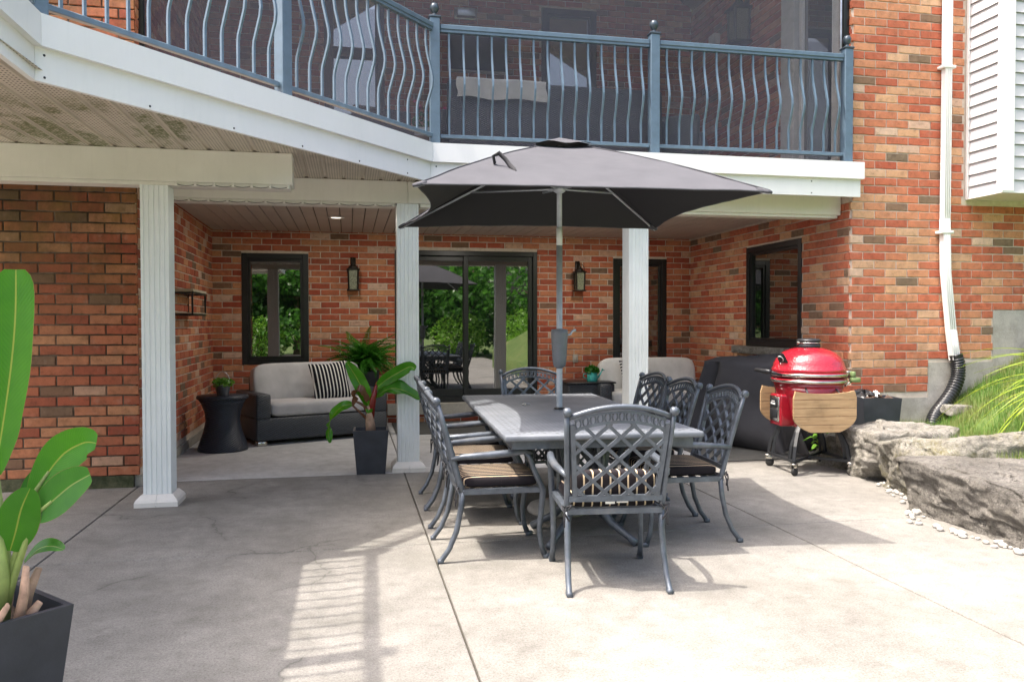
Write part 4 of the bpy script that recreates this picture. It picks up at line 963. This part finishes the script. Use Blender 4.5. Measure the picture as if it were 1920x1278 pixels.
# fern
fn = thing('potted_fern', 'bushy dark green fern between the loveseat and the sliding door', 'potted plant', (.19, 10.80, 0))
MB().lathe([(0, .0), (.15, 0), (.19, .74), (.2, .76), (.18, .76), (0, .72)], 24).obj('pot', M_PLASTIC, fn)
def frond(seed):
    rd = random.Random(seed); m = MB(); L = .50; n = 24; droop = rd.uniform(.5, 1.25); rise = rd.uniform(.5, .95); pts = []
    for i in range(n+1):
        t = i/n; pts.append(Vector((L*t*.95, .02*math.sin(t*3+seed), L*(rise*t-droop*t*t))))
    m.tube(pts, [.003]*(n+1), 4)
    for i in range(2, n+1):
        t = i/n; ll = .058*math.sin(math.pi*min(1, t*.85+.14))**.8+.006
        tg = (pts[i]-pts[i-1]).normalized()
        for s in (-1, 1):
            sd = Vector((0, s, 0)); e = (sd*.93+tg*.35+Vector((0, 0, -.18))).normalized()*ll; wv = tg*.0058
            p = pts[i]; m.add([p-wv, p+e*.5-wv*1.15, p+e, p+e*.5+wv*1.15, p+wv], [(0, 1, 3, 4), (1, 2, 3)] if s > 0 else [(4, 3, 1, 0), (3, 2, 1)])
    return m.mesh('frond', M_FERN)
FR = [frond(k) for k in range(8)]; rd = random.Random(11)
for i in range(150):
    o = link('frond', FR[i % 8], fn, (rd.uniform(-.07, .07), rd.uniform(-.07, .07), .74+rd.uniform(0, .08)))
    o.rotation_euler = (rd.uniform(-.4, .4), rd.uniform(-.95, .15), i*2.399+rd.uniform(-.3, .3)); k = rd.uniform(.9, 1.3); o.scale = (k, k, k)

# ------------------------------------------------------------------ grill area
mt = MB(); mt.rbox((3.55, 7.42, .002), (4.96, 9.6, .012), .004, 1, smooth=False); tag(mt.obj('grill_mat', M_MAT), 'dark mat under the covered barbecue', 'mat')
cv = MB(); rdn = random.Random(5)
def cover_fn(u, v):
    a = 2*math.pi*u; t = v
    hx, hy = .56, .33
    ca, sa = math.cos(a), math.sin(a); e = .35
    sx = math.copysign(abs(ca)**e, ca); sy = math.copysign(abs(sa)**e, sa)
    if t > .72:
        k = (1-t)/.28; z = .96+.05*math.cos(k*1.57)-.01*math.sin(a*3); return (hx*sx*k*.98, hy*sy*k*.98, z+.05*noise.noise(Vector((sx*k*2.2, sy*k*2.2, 0))))
    q = t/.72; z = .02+q*.95; fl = 1+.16*(1-q)**1.3; fold = (.10*(1-q)+.034)*math.sin(a*8+2.5*math.sin(q*3))+.05*noise.noise(Vector((ca*3, sa*3, q*2)))
    return ((hx*fl+fold)*sx, (hy*fl+fold)*sy, z)
cv.grid(cover_fn, 72, 30)
tag(cv.obj('covered_barbecue', M_COVER, None, (4.52, 8.36, 0), R(-52)), 'barbecue hidden under a draped black cover behind the red grill', 'barbecue')

gr = thing('kamado_grill', 'red egg-shaped ceramic grill on a black wheeled cart', 'grill', (4.21, 6.85, 0), R(-5))
# grill front faces -X (slightly to the camera); local frame: front = -x
def arcp(r, z, n=40): return [(r*math.cos(2*math.pi*i/n), r*math.sin(2*math.pi*i/n), z) for i in range(n)]
dome = [(.332, .925), (.334, .943), (.326, .963), (.322, .967), (.311, 1.01), (.284, 1.058), (.236, 1.105), (.17, 1.137), (.11, 1.15), (.0, 1.153)]
lid = MB(); lid.lathe(dome, 48); lido = lid.obj('lid', M_RED, gr)
MB().lathe([(.337, .885), (.34, .89), (.34, .918), (.337, .924)], 48).obj('lid_rim', M_REDS, lido)
MB().lathe([(.336, .845), (.336, .86), (.33, .87), (.31, .80), (.285, .70), (.255, .55), (.225, .44), (.20, .42), (0, .42)][::-1][:6]+[(.31, .80), (.332, .845), (.336, .868), (.30, .872)], 48).obj('body', M_REDS, gr)
for z0, z1, rr in ((.892, .916, .345), (.834, .858, .342)):
    MB().lathe([(rr-.004, z0), (rr, z0+.002), (rr, z1-.002), (rr-.004, z1)], 48).obj('steel_band', M_STEEL, gr)
cpz = 1.147; MB().lathe([(.10, cpz-.005), (.106, cpz+.005), (.106, cpz+.03), (.098, cpz+.04), (.098, cpz+.055), (.107, cpz+.06), (.107, cpz+.075), (.09, cpz+.085), (.03, cpz+.09), (0, cpz+.09)], 28).obj('vent_cap', M_IRON, gr)
m = MB(); m.tube(arcp(.104, cpz+.047), .005, 6, closed=True); m.rbox((-.115, -.02, cpz+.035), (-.098, .02, cpz+.06), .003, 1); m.obj('cap_band', M_STEEL, gr)
# front = -x
m = MB(); m.tube([(-.33, -.15, .905), (-.42, -.14, .93), (-.44, -.10, .935), (-.44, .10, .935), (-.42, .14, .93), (-.33, .15, .905)], .013, 8); m.obj('handle_bracket', M_IRON, gr)
m = MB(); m.tube([(-.445, -.15, .937), (-.445, .15, .937)], .019, 10); m.obj('handle', M_IRON, gr)
q = T(-.285, -.09, 1.035) @ RZ(R(18)) @ RY(R(-34))
m = MB(); m.rbox((-.018, -.055, -.085), (.0, .055, .085), .012, 2, q); o = m.obj('badge_plate', M_IRON, gr)
m = MB(); m.lathe([(0, .0), (.032, .0), (.032, .004), (0, .005)], 20, q @ T(-.018, 0, .035) @ RY(R(-90))); m.box((-.0205, -.033, -.055), (-.0185, .033, -.045), q); m.box((-.0205, -.03, -.03), (-.0185, .03, -.022), q); m.obj('badge_print', M_PRINT, o)
MB().lathe([(0, 0), (.026, 0), (.026, .004), (.02, .005), (0, .005)], 20, q @ T(-.0225, 0, .035) @ RY(R(-90))).obj('thermometer', M_IRON, o)
m = MB(); m.rbox((-.325, -.115, .43), (-.16, .115, .72), .015, 2); m.obj('vent_housing', M_REDS, gr)
m = MB(); m.rbox((-.336, -.095, .47), (-.322, .095, .70), .006, 1); o = m.obj('draft_door', M_STEEL, gr)
m = MB(); m.rbox((-.344, -.07, .60), (-.335, .07, .68), .004, 1); m.rbox((-.344, -.075, .50), (-.335, .075, .585), .004, 1); m.obj('door_plate', M_IRON, o); m = MB(); m.box((-.3465, -.045, .625), (-.345, .045, .64)); m.box((-.3465, -.03, .65), (-.345, .03, .66)); m.obj('door_print', M_PRINT, o)
m = MB()
for s in (-1, 1): m.tube([(.30, s*.12, .80), (.36, s*.10, .83), (.40, s*.08, .88), (.36, s*.10, .93), (.30, s*.12, .92)], .011, 6)
m.rbox((.37, -.10, .86), (.41, .10, .90), .006, 1); m.obj('hinge', M_STEEL, gr)
m = MB(); m.rbox((.345, -.16, .83), (.43, -.10, .875), .005, 1); m.rbox((.345, -.16, .875), (.38, -.10, .93), .005, 1); m.obj('bracket', M_GREENCAP, gr)
# side shelves of planks, folded down
def shelf(y, rz_, label):
    M0 = T(-.02, y, .0) @ RZ(rz_)
    def w_at(z):
        t = (z-.395)/.385; e = .295*min(1, max(.05, 1-(max(0, .42-t)/.52)**2.4)); e *= min(1, .93+.4*(1-t)) ; return e
    zs = [.40, .47, .545, .62, .695, .775]
    for k in range(5):
        z0, z1 = zs[k]+.002, zs[k+1]-.002; n = 6; L = []; Rr = []
        poly = []
        top = lambda x: z1 if k < 4 else z1-.028*(1-(x/.295)**2)
        for i in range(n+1): z = z0+(z1-z0)*i/n; L.append((-w_at(z), z)); Rr.append((w_at(z), z))
        up_ = [(w_at(z1)*(1-2*i/8), top(w_at(z1)*(1-2*i/8))) for i in range(1, 8)]
        if k == 0:
            lo = [(-w_at(z0)*(1-2*i/8), z0) for i in range(1, 8)]
        else: lo = []
        poly = L[::-1]+lo+Rr+up_
        m = MB(); m.prism([(a, b) for a, b in poly], -.012, .012, M0 @ RX(R(90))); m.obj('shelf_plank', M_WOOD, gr)
    m = MB()
    for sx in (-.15, .15): m.tube([(sx, .02 if y < 0 else -.02, .40), (sx, .02 if y < 0 else -.02, .75), (sx*.9, .10 if y < 0 else -.10, .80)], .008, 6, M=M0)
    m.obj('shelf_bracket', M_IRON, gr)
shelf(-.35, 0, ''); shelf(.35, 0, '')
# cart
m = MB()
for sx in (-1, 1):
    for sy in (-1, 1):
        for off in (0, .085):
            a = .18-off*.6; m.tube([(sx*(.14), sy*(.14), .46), (sx*(.20), sy*(.205-off*.35), .38), (sx*(.245), sy*(.25-off*.8), .26), (sx*.265, sy*(.268-off), .13)], .014, 4, sq=True)
m.tube(arcp(.20, .45, 24), .012, 6, closed=True)
for a, b in (((-.268, -.268), (.268, .268)), ((-.268, .268), (.268, -.268))): m.tube([(a[0], a[1], .125), (b[0], b[1], .125)], .013, 4, sq=True)
for a, b in (((-.268, -.268), (-.268, .268)), ((.268, -.268), (.268, .268))): m.tube([(a[0], a[1], .13), (b[0], b[1], .13)], .012, 4, sq=True)
m.lathe([(.03, .10), (.03, .14)], 12); m.obj('cart', M_IRON, gr)
for sx in (-1, 1):
    for sy in (-1, 1):
        a = R(30)*sx*sy; Mx = T(sx*.27, sy*.27, 0) @ RZ(a)
        m = MB(); m.lathe([(0, -.012), (.036, -.012), (.04, -.006), (.04, .006), (.036, .012), (0, .012)], 18, Mx @ T(.015, 0, .04) @ RX(R(90))); w_o = m.obj('wheel', M_RUB, gr)
        m = MB(); m.rbox((-.02, -.02, .07), (.04, -.014, .105), .003, 1, Mx); m.rbox((-.02, .014, .07), (.04, .02, .105), .003, 1, Mx); m.rbox((-.028, -.024, .10), (.03, .024, .115), .004, 1, Mx); m.obj('caster_fork', M_STEEL, w_o)
# planter with charcoal sack
pz = .30
pbx = thing('square_planter', 'charcoal square planter holding a torn sack by the brick corner', 'planter', (5.10, 7.12, pz-.02))
m = MB(); m.lathe([(.16*1.414, 0), (.185*1.414, .37), (.17*1.414, .37), (.15*1.414, .10), (0, .10)], 4, RZ(R(45-12)), False); m.obj('pot', M_PLASTIC, pbx)
m = MB()
for i in range(16): m.add(*[[Vector(v)*rdn.uniform(.03, .055)+Vector((rdn.uniform(-.13, .13), rdn.uniform(-.13, .13), .33+rdn.uniform(0, .03))) for v in ((1, 0, 0), (-.8, .7, 0), (-.7, -.8, .1), (0, .1, .9), (0, 0, -.8))], [(0, 1, 3), (1, 2, 3), (2, 0, 3), (1, 0, 4), (2, 1, 4), (0, 2, 4)]])
m.obj('charcoal', M_CHAR, pbx)
sk = MB(); sk.grid(lambda u, v: (-.06+.30*(u-.5)+.03*noise.noise(Vector((u*5, v*5, 3))), .05-.22*(v-.5)+.04*noise.noise(Vector((u*6, v*4, 7))), .42-.18*abs(v-.35)-.22*(u-.3)**2+.05*noise.noise(Vector((u*7, v*7, 1)))), 18, 16)
sk.grid(lambda u, v: (-.06+.30*(u-.5)+.03*noise.noise(Vector((u*5, v*5, 3))), .05-.22*(v-.5)+.04*noise.noise(Vector((u*6, v*4, 7))), .405-.18*abs(v-.35)-.22*(u-.3)**2+.05*noise.noise(Vector((u*7, v*7, 1)))), 18, 16)
so_ = tag(sk.obj('charcoal_sack', M_BAG, None, (5.13, 7.11, pz), R(-12)), 'crumpled black charcoal sack with a white mark in the planter', 'bag')
m = MB(); m.box((-.012, -.004, -.04), (.012, 0, .04)); m.box((-.032, -.004, .005), (.032, 0, .025)); m.obj('printed_mark', M_PRINT, so_, (-.05, -.075, .385), (R(-42), R(20), 0))

# ------------------------------------------------------------------ rocks
def boulder(label, mat, c, h, rz, seed, n=26, p=5.0, amp=.06, name='boulder'):
    V = []; Fc = []; rq = random.Random(seed*17+3); PLN = []
    for ax in range(3):
        for sg in (-1, 1):
            nn = Vector((0, 0, 0)); nn[ax] = sg; nn += Vector((rq.gauss(0, .10), rq.gauss(0, .10), rq.gauss(0, .06))); PLN.append((nn.normalized(), 1.0))
    for _ in range(7):
        nn = Vector((rq.choice((-1, 1))*rq.uniform(.4, 1), rq.choice((-1, 1))*rq.uniform(.4, 1), rq.uniform(-.5, .75))).normalized(); PLN.append((nn, rq.uniform(1.12, 1.32)))
    for ax in range(3):
        for sg in (-1, 1):
            b = len(V)
            for i in range(n+1):
                for j in range(n+1):
                    q = [0, 0, 0]; q[ax] = sg; q[(ax+1) % 3] = -1+2*i/n; q[(ax+2) % 3] = -1+2*j/n
                    q[(ax+1) % 3] = math.tan(q[(ax+1) % 3]*.785); q[(ax+2) % 3] = math.tan(q[(ax+2) % 3]*.785)
                    d_ = Vector(q).normalized(); s_ = Vector((seed*7.1, seed*3.3, 0))
                    t_ = 0
                    for nn, hh in PLN:
                        e_ = nn.dot(d_)/hh
                        if e_ > 0: t_ += e_**30
                    w_ = d_*(t_**(-1/30)); w_ = Vector((w_.x*h[0], w_.y*h[1], w_.z*h[2])); d_ = w_.normalized()
                    k = amp*.55*noise.noise(w_*2.2+s_)+amp*.45*noise.noise(w_*6+s_)+amp*.25*noise.noise(Vector((w_.x*11, w_.y*11, w_.z*20))+s_)
                    k += amp*.16*noise.noise(w_*24+s_); k -= amp*.7*max(0, noise.noise(Vector((w_.x*4, w_.y*4, w_.z*9))+s_)-.18)
                    if abs(d_.z) < .75: k += amp*.5*noise.cell(Vector((w_.x*2.5, w_.y*2.5, w_.z*9+noise.noise(w_*3)))+s_)-amp*.25
                    V.append(w_+d_*k)
            for i in range(n):
                for j in range(n):
                    a = b+i*(n+1)+j; f_ = (a, a+n+1, a+n+2, a+1); Fc.append(f_ if sg > 0 else f_[::-1])
    bm = bmesh.new(); bv = [bm.verts.new(v) for v in V]
    for f_ in Fc: bm.faces.new([bv[i] for i in f_])
    bmesh.ops.remove_doubles(bm, verts=bm.verts[:], dist=.0005); me = bpy.data.meshes.new(name); bm.to_mesh(me); bm.free(); me.materials.append(mat)
    me.polygons.foreach_set('use_smooth', [True]*len(me.polygons))
    return tag(link(name, me, None, c, rz), label, 'rock', 'limestone boulders edging the patio')
boulder('pale flat-topped boulder beside the grill wheels', M_ROCK1, (4.86, 6.36, .2), (.46, .34, .25), R(-14), 1, 40)
boulder('mossy boulder wedged between the flat-topped and the pitted boulder', M_ROCK2, (4.92, 5.62, .19), (.62, .38, .265), R(-12), 2, 40)
boulder('big pitted dark-sided boulder lowest in the row', M_ROCK3, (4.52, 4.42, .135), (.54, .72, .235), R(-4), 3, 64, amp=.06)
boulder('small shaded boulder behind the grill cart', M_ROCK2, (4.70, 7.02, .12), (.20, .20, .20), R(20), 4, 16)
rd = random.Random(21); m = MB()
edge = [(4.42, 6.2), (4.42, 6.0), (4.30, 5.75), (4.15, 5.35), (4.05, 5.15), (3.86, 5.0), (3.80, 4.85), (3.86, 4.4), (3.92, 4.0), (3.98, 3.6)]
for i in range(110):
    u_ = rd.random()*sum(math.dist(edge[q], edge[q+1]) for q in range(len(edge)-1)); k = 0
    while k < len(edge)-2 and u_ > math.dist(edge[k], edge[k+1]): u_ -= math.dist(edge[k], edge[k+1]); k += 1
    t = rd.random(); a, b = edge[k], edge[k+1]; s_ = rd.uniform(.012, .032)
    m.ball((a[0]+(b[0]-a[0])*t+rd.gauss(.02, .035), a[1]+(b[1]-a[1])*t+rd.gauss(0, .03), s_*.45), s_, 6, (rd.uniform(.8, 1.3), rd.uniform(.8, 1.3), .65))
stuff(m.obj('pebbles', M_PEB))
# grass slope
def slope_z(x, y):
    k = max(0, x-5.80+.2*(7.4-y)); return .30+.05*math.sin(y*1.3)+.60*k-.02*k*k+.03*noise.noise(Vector((x*2, y*2, 0)))
m = MB()
def sl_fn(u, v):
    y = 7.40-v*9.4; xe = 4.98 if y > 6.7 else 4.75 if y > 5.2 else 4.35; x = xe+7*u**1.5
    return (x, y, slope_z(x, y) if u > 0 else -.05)
m.grid(sl_fn, 40, 50); struct(m.obj('grass_slope', M_LAWN))
rd = random.Random(9); m = MB(); cnt = 0
while cnt < 38000:
    x = rd.uniform(4.8, 7.9); y = rd.uniform(4.1, 7.38)
    if noise.noise(Vector((x*2.1, y*2.1, 4))) < -.28 and rd.random() < .7: continue
    if x < 5.35 and y > 6.72: continue
    z = slope_z(x, y); h = rd.uniform(.04, .12); a = rd.uniform(0, 6.28); l = rd.uniform(0, .05); ww = .0028
    dx, dy = math.cos(a), math.sin(a)
    m.add([(x-dy*ww, y+dx*ww, z-.01), (x+dy*ww, y-dx*ww, z-.01), (x+dx*l, y+dy*l, z+h)], [(0, 1, 2)]); cnt += 1
stuff(m.obj('grass', M_TURF))
for i, (x, y, s_) in enumerate(((6.02, 7.08, .11), (5.62, 6.85, .08))):
    boulder(('small pale stone in the grass below the drain pipe bend', 'flat pale stone half sunk in the grass by the pipe mouth')[i], M_ROCK1, (x, y, slope_z(x, y)+.02), (s_*1.4, s_, s_*.45), R(20*i), 12+i, 10, 3, .02, 'stone')
# ornamental grass
og = thing('ornamental_grass', 'arching yellow-green ornamental grass clump above the boulders', 'plant', (5.98, 5.52, .80))
BLm = []
for k in range(6):
    rd = random.Random(50+k); m = MB(); L = rd.uniform(.8, 1.1); n = 12; vs = []; fs = []; dr = rd.uniform(.75, 1.15)
    for i in range(n+1):
        t = i/n; x = L*(t*.95); z = L*(.62*t-dr*t*t*.85); ww = .0125*(1-t**2.2)+.0006; vs += [(x, -ww, z+.003), (x, 0, z), (x, ww, z+.003)]
    for i in range(n):
        for j in range(2): a = 3*i+j; fs.append((a, a+3, a+4, a+1))
    m.add(vs, fs, True); BLm.append(m.mesh('blade', M_BLADE))
rd = random.Random(77)
for i in range(46):
    a = rd.uniform(0, 6.28) if i > 38 else rd.gauss(math.pi*1.0, .6)
    o = link('blade', BLm[i % 6], og, (rd.uniform(-.06, .06), rd.uniform(-.06, .06), rd.uniform(-.05, .03))); o.rotation_euler = (rd.uniform(-.3, .3), rd.uniform(-.55, .5), a); k = rd.uniform(.75, 1.2); o.scale = (k, k, k)
# leafy weed behind the grill cart
wd = thing('leafy_plant', 'small bright leafy plant growing behind the grill cart', 'plant', (4.62, 7.28, .0)); rd = random.Random(31)
MB().tube([(0, 0, 0), (.01, 0, .2), (0, 0, .42)], .006, 6).obj('stem', M_STALK, wd)
for i in range(26):
    a = i*2.4; z = .06+.36*i/26; r_ = rd.uniform(.10, .2)
    uvleaf('leaf', M_HERB, wd, [(0, 0, z), (r_*.5*math.cos(a), r_*.5*math.sin(a), z+.05), (r_*math.cos(a), r_*math.sin(a), z+.01)], .032, .2, seed=i, nv=4)

# ------------------------------------------------------------------ downspout, drain pipe, bay
ds = thing('downspout', 'white rectangular downspout down the sunlit brick wall', 'downspout', (0, 0, 0))
def rectpipe(pts, name, w=.040, d_=.03):
    m = MB(); vs = []; fs = []
    for p in pts: vs += [(p[0]-w, p[1]-d_, p[2]), (p[0]+w, p[1]-d_, p[2]), (p[0]+w, p[1]+d_, p[2]), (p[0]-w, p[1]+d_, p[2])]
    for i in range(len(pts)-1):
        for k in range(4): a = 4*i+k; b = 4*i+(k+1) % 4; fs.append((a, b, b+4, a+4))
    fs.append((0, 3, 2, 1)); n = 4*(len(pts)-1); fs.append((n, n+1, n+2, n+3)); m.add(vs, fs)
    for x in (-.022, 0, .022):
        m.tube([(p[0]+x, p[1]-d_+.002, p[2]) for p in pts], .006, 6)
    return m.obj(name, M_WHITE, ds)
rectpipe([(6.075, 7.345, 6.2), (6.065, 7.345, 2.45)], 'pipe'); rectpipe([(6.06, 7.342, 2.452), (6.075, 7.342, 1.9), (6.145, 7.342, 1.3)], 'pipe', .042, .032); rectpipe([(6.145, 7.34, 1.302), (6.195, 7.34, .98)], 'pipe', .044, .034)
for z, x in ((2.3, 6.063), (4.0, 6.07), (5.2, 6.072)):
    m = MB(); m.rbox((x-.075, 7.30, z), (x+.075, 7.398, z+.03), .003, 1); m.obj('strap', M_WHITE, ds)
dp = thing('drain_pipe', 'black corrugated drain pipe curving from the downspout into the grass', 'pipe', (0, 0, 0))
P = [Vector(p) for p in ((6.20, 7.335, 1.05), (6.225, 7.33, .93), (6.21, 7.32, .80), (6.13, 7.30, .66), (6.0, 7.26, .54), (5.86, 7.20, .44), (5.77, 7.14, .34), (5.73, 7.10, .24))]
pts = []; NN = 230
for i in range(NN+1):
    x = i/NN*(len(P)-1); k = min(int(x), len(P)-2); f = x-k; p0, p1, p2, p3 = P[max(k-1, 0)], P[k], P[k+1], P[min(k+2, len(P)-1)]
    pts.append(.5*((2*p1)+(p2-p0)*f+(2*p0-5*p1+4*p2-p3)*f*f+(3*p1-p0-3*p2+p3)*f**3))
rr = [.066 if i < 14 else .068+.005*math.sin(i*math.pi/3.5) for i in range(NN+1)]
MB().tube(pts, rr, 20).obj('corrugated_hose', M_PIPE, dp)
by = thing('siding_bay', 'pale siding-clad bay projecting high on the brick wall', 'bay', (0, 0, 0)); X0, Y0, Z0 = 6.345, 6.90, 2.68
m = MB(); m.box((X0+.03, Y0+.03, Z0+.01), (9, YP-.014, 6.2)); m.obj('core', M_WHITE, by)
m = MB(); m.rbox((X0-.006, Y0-.006, Z0), (X0+.13, Y0+.026, 6.2), .004, 1, smooth=False); m.rbox((X0-.006, Y0+.0262, Z0), (X0+.026, Y0+.075, 6.2), .004, 1, smooth=False); m.obj('corner_post', M_WHITE, by)
m = MB(); m.rbox((X0-.004, YP-.05, Z0), (X0+.026, YP-.014, 6.2), .004, 1, smooth=False); m.obj('edge_trim', M_WHITE, by)
m = MB(); m.box((X0-.002, Y0, Z0-.012), (9, YP-.014, Z0)); m.obj('underside', M_WHITE, by)
pt = .118; k = 0
ms = MB(); L1 = YP-.052-(Y0+.077); ms.add([(0, 0, 0), (0, L1, 0), (.016, L1, pt-.004), (.016, 0, pt-.004), (.03, 0, 0), (.03, L1, 0), (.03, L1, pt), (.03, 0, pt)], [(0, 3, 2, 1), (0, 1, 5, 4), (3, 7, 6, 2), (0, 4, 7, 3), (1, 2, 6, 5)]); mes = ms.mesh('siding_board', M_SIDING)
mf = MB(); mf.add([(0, 0, 0), (2.3, 0, 0), (2.3, .016, pt-.004), (0, .016, pt-.004), (0, .03, 0), (2.3, .03, 0), (2.3, .03, pt), (0, .03, pt)], [(0, 1, 2, 3), (0, 4, 5, 1), (3, 2, 6, 7), (0, 3, 7, 4), (1, 5, 6, 2)]); mef = mf.mesh('siding_board', M_SIDING)
while Z0+k*pt < 6.0:
    link('siding_board', mes, by, (X0, Y0+.077, Z0+k*pt)); link('siding_board', mef, by, (X0+.132, Y0, Z0+k*pt)); k += 1

# ------------------------------------------------------------------ things in the screened room
us = thing('wicker_sofa', 'tall dark wicker sofa back seen through the insect screen', 'sofa', (2.19, 8.75, 2.976))
m = MB(); m.rbox((-1.18, -.36, .06), (1.18, .38, .42), .03, 2); m.obj('base', M_WICK, us); m = MB(); m.rbox((-1.18, -.38, .05), (1.18, -.26, .94), .03, 2); m.obj('backrest', M_WICK, us)
for s in (-1, 1): m = MB(); m.rbox((s*1.18-.08, -.25, .4), (s*1.18+.08, .38, .66), .03, 2); m.obj('arm', M_WICK, us)
th = MB(); th.grid(lambda u, v: (1.10+.95*u+.01*math.sin(v*9), 8.33-.0+(.20*max(0, v-.7)/.3 if v > .7 else -.012*math.sin(u*14)), 3.72+min(v/.7, 1)*.21+.012*math.sin(u*11)*(1-v)), 30, 14)
th.grid(lambda u, v: (1.10+.95*u+.01*math.sin(v*9), 8.345-.0+(.20*max(0, v-.7)/.3 if v > .7 else -.012*math.sin(u*14)), 3.725+min(v/.7, 1)*.18+.012*math.sin(u*11)*(1-v)), 30, 14)
tag(th.obj('throw_blanket', M_THROW), 'pale fluffy throw hanging over the wicker sofa back', 'blanket')
pf = thing('television', 'dark wall television with a grey edge behind the wicker sofa', 'television', (1.79, YB-.03, 5.23), 0)
m = MB(); m.rbox((-.43, -.03, -.32), (.43, .0, .32), .01, 2, RX(R(4))); m.obj('frame', M_OUTLET, pf); m = MB(); m.rbox((-.40, -.036, -.29), (.40, -.031, .29), .002, 1, RX(R(4))); m.obj('display', M_BLACK, pf)
lantern('large bronze lantern on the upper side wall behind the screen', XR-.012, 5.36, 9.6, R(-90), 1.6)
m = MB(); m.rbox((-.09, -.10, -.07), (.09, 0, .07), .01, 2); tag(m.obj('speaker', M_BLIND, None, (XR-.012, 10.45, 5.28), R(-90)), 'small white box speaker on the upper side wall', 'speaker')
m = MB(); m.rbox((-.13, -.10, -.06), (.13, 0, .06), .008, 2); m.rbox((-.16, -.02, -.08), (.16, 0, .08), .004, 1); tag(m.obj('floodlight', M_SILVER, None, (1.62, YB-.012, 5.72)), 'white floodlight box on the upper wall above the railing', 'light')
def uchair(label, loc, rz):
    c = thing('lounge_chair', label, 'chair', loc, rz); m = MB(); m.rbox((-.34, -.34, .05), (.34, .34, .36), .03, 2); m.obj('base', M_WICK, c); m = MB(); m.rbox((-.34, .26, .30), (.34, .36, .76), .03, 2); m.obj('backrest', M_WICK, c)
    for s in (-1, 1): m = MB(); m.rbox((s*.34-.05, -.34, .3), (s*.34+.05, .34, .56), .03, 2); m.obj('arm', M_WICK, c)
    m = MB(); m.sell((0, -.04, .42), (.27, .28, .06), .2, 12); m.obj('seat_cushion', M_LGREY, c)
uchair('wicker lounge chair upstairs near the storm door', (3.75, 9.0, 2.976), R(150)); uchair('wicker lounge chair upstairs in front of the glass door', (.25, 9.3, 2.976), R(200))
ft = thing('side_table', 'small wooden table upstairs under the flower trough', 'table', (.98, 9.4, 2.976)); m = MB(); m.rbox((-.32, -.25, .48), (.32, .25, .52), .006, 1); m.obj('top', M_WOODD, ft)
for sx in (-1, 1):
    for sy in (-1, 1): m = MB(); m.box((sx*.28-.02, sy*.21-.02, 0), (sx*.28+.02, sy*.21+.02, .48)); m.obj('leg', M_WOODD, ft)
fx = thing('flower_trough', 'white trough of pink flowers on the upstairs table', 'planter', (.92, 9.35, 3.497)); m = MB(); m.rbox((-.20, -.07, 0), (.20, .07, .13), .02, 2); m.obj('trough', M_LAMPW, fx)
rd = random.Random(6); m = MB(); leafcloud(m, 160, (0, 0, .24), (.22, .1, .15), .05, rd); stuff(m.obj('foliage', M_FERN, fx))
for i in range(7):
    x, z = rd.uniform(-.2, .2), rd.uniform(.25, .42); m = MB(); m.ball((0, 0, 0), .026, 8, (1, 1, .7)); m.obj('flower', M_PINK, fx, (x, rd.uniform(-.08, .05), z))

# ------------------------------------------------------------------ garden behind the camera (seen in the window reflections)
def tree(label, loc, h, rad, n, seed, mat, name='garden_tree'):
    rd = random.Random(seed); t = thing(name, label, 'tree', loc); m = MB()
    m.tube([(0, 0, -.1), (.05, .02, h*.3), (0, .1, h*.7)], [h*.03, h*.022, h*.008], 8)
    cl = []
    for i in range(11):
        a = rd.uniform(0, 6.28); z = rd.uniform(.14, .86)*h; r_ = rad*rd.uniform(.2, .85)*(1.1-z/h*.7); c = (r_*math.cos(a), r_*math.sin(a), z); cl.append(c); m.tube([(0, 0, z*.7), (c[0]*.6, c[1]*.6, z*.9), c], [h*.01, h*.006, h*.002], 5)
    m.obj('trunk', M_HUSK, t); m = MB()
    for c in cl: leafcloud(m, n//11, c, (rad*.6, rad*.6, h*.17), .27, rd)
    m.obj('crown', mat, t)
tg = leafm('tree_leaf', (.05, .17, .02), (.10, .27, .035), tr=.5); tg2 = leafm('bright_shrub_leaf', (.13, .32, .025), (.22, .42, .05), tr=.5)
TR = [(-9, -12, 5.6, 2.9), (-5.6, -13, 6.2, 3.1), (-2.2, -12.4, 5.6, 2.9), (1.3, -13.4, 6.2, 3.1), (4.9, -12.6, 5.8, 3.0), (8.4, -11, 6, 3), (10.5, -6, 5.2, 2.6), (-4, -15.5, 6.6, 3.2), (3.2, -16, 6.6, 3.2)]
TL = ['tallest broad tree far behind the patio at the lawn edge', 'second tree along the far lawn edge', 'third tree along the far lawn edge', 'fourth tree along the far lawn edge', 'fifth tree along the far lawn edge', 'sixth tree along the far lawn edge', 'tree standing uphill beyond the boulders', 'dark tree behind the row at the lawn edge', 'second dark tree behind the row at the lawn edge']
for i, (x, y, h, r_) in enumerate(TR): tree(TL[i], (x, y, -.06), h, r_, 4200, i+100, tg)
for i, (x, y, h, r_) in enumerate(((-3.5, -10.2, 1.7, 1.2), (-.9, -10.5, 2.1, 1.3), (1.8, -10.3, 1.9, 1.2), (4.4, -10.1, 1.8, 1.2), (7.0, -9.0, 2, 1.2), (6.3, -4.6, 1.9, 1.1), (6.6, -1.8, 1.8, 1.1))):
    t = thing('garden_shrub', ('leafy shrub by the lawn, first of the row', 'tallest leafy shrub of the row by the lawn', 'middle leafy shrub of the row by the lawn', 'fourth leafy shrub of the row by the lawn', 'leafy shrub nearest the slope in the row', 'leafy shrub at the foot of the slope beyond the row', 'leafy shrub on the slope nearest the boulders')[i], 'shrub', (x, y, -.06), 0, 'garden shrubs'); m = MB(); rd = random.Random(i+300)
    leafcloud(m, 1500, (0, 0, h*.5), (r_, r_*.7, h*.55), .13, rd, 0); m.obj('foliage', tg2, t)
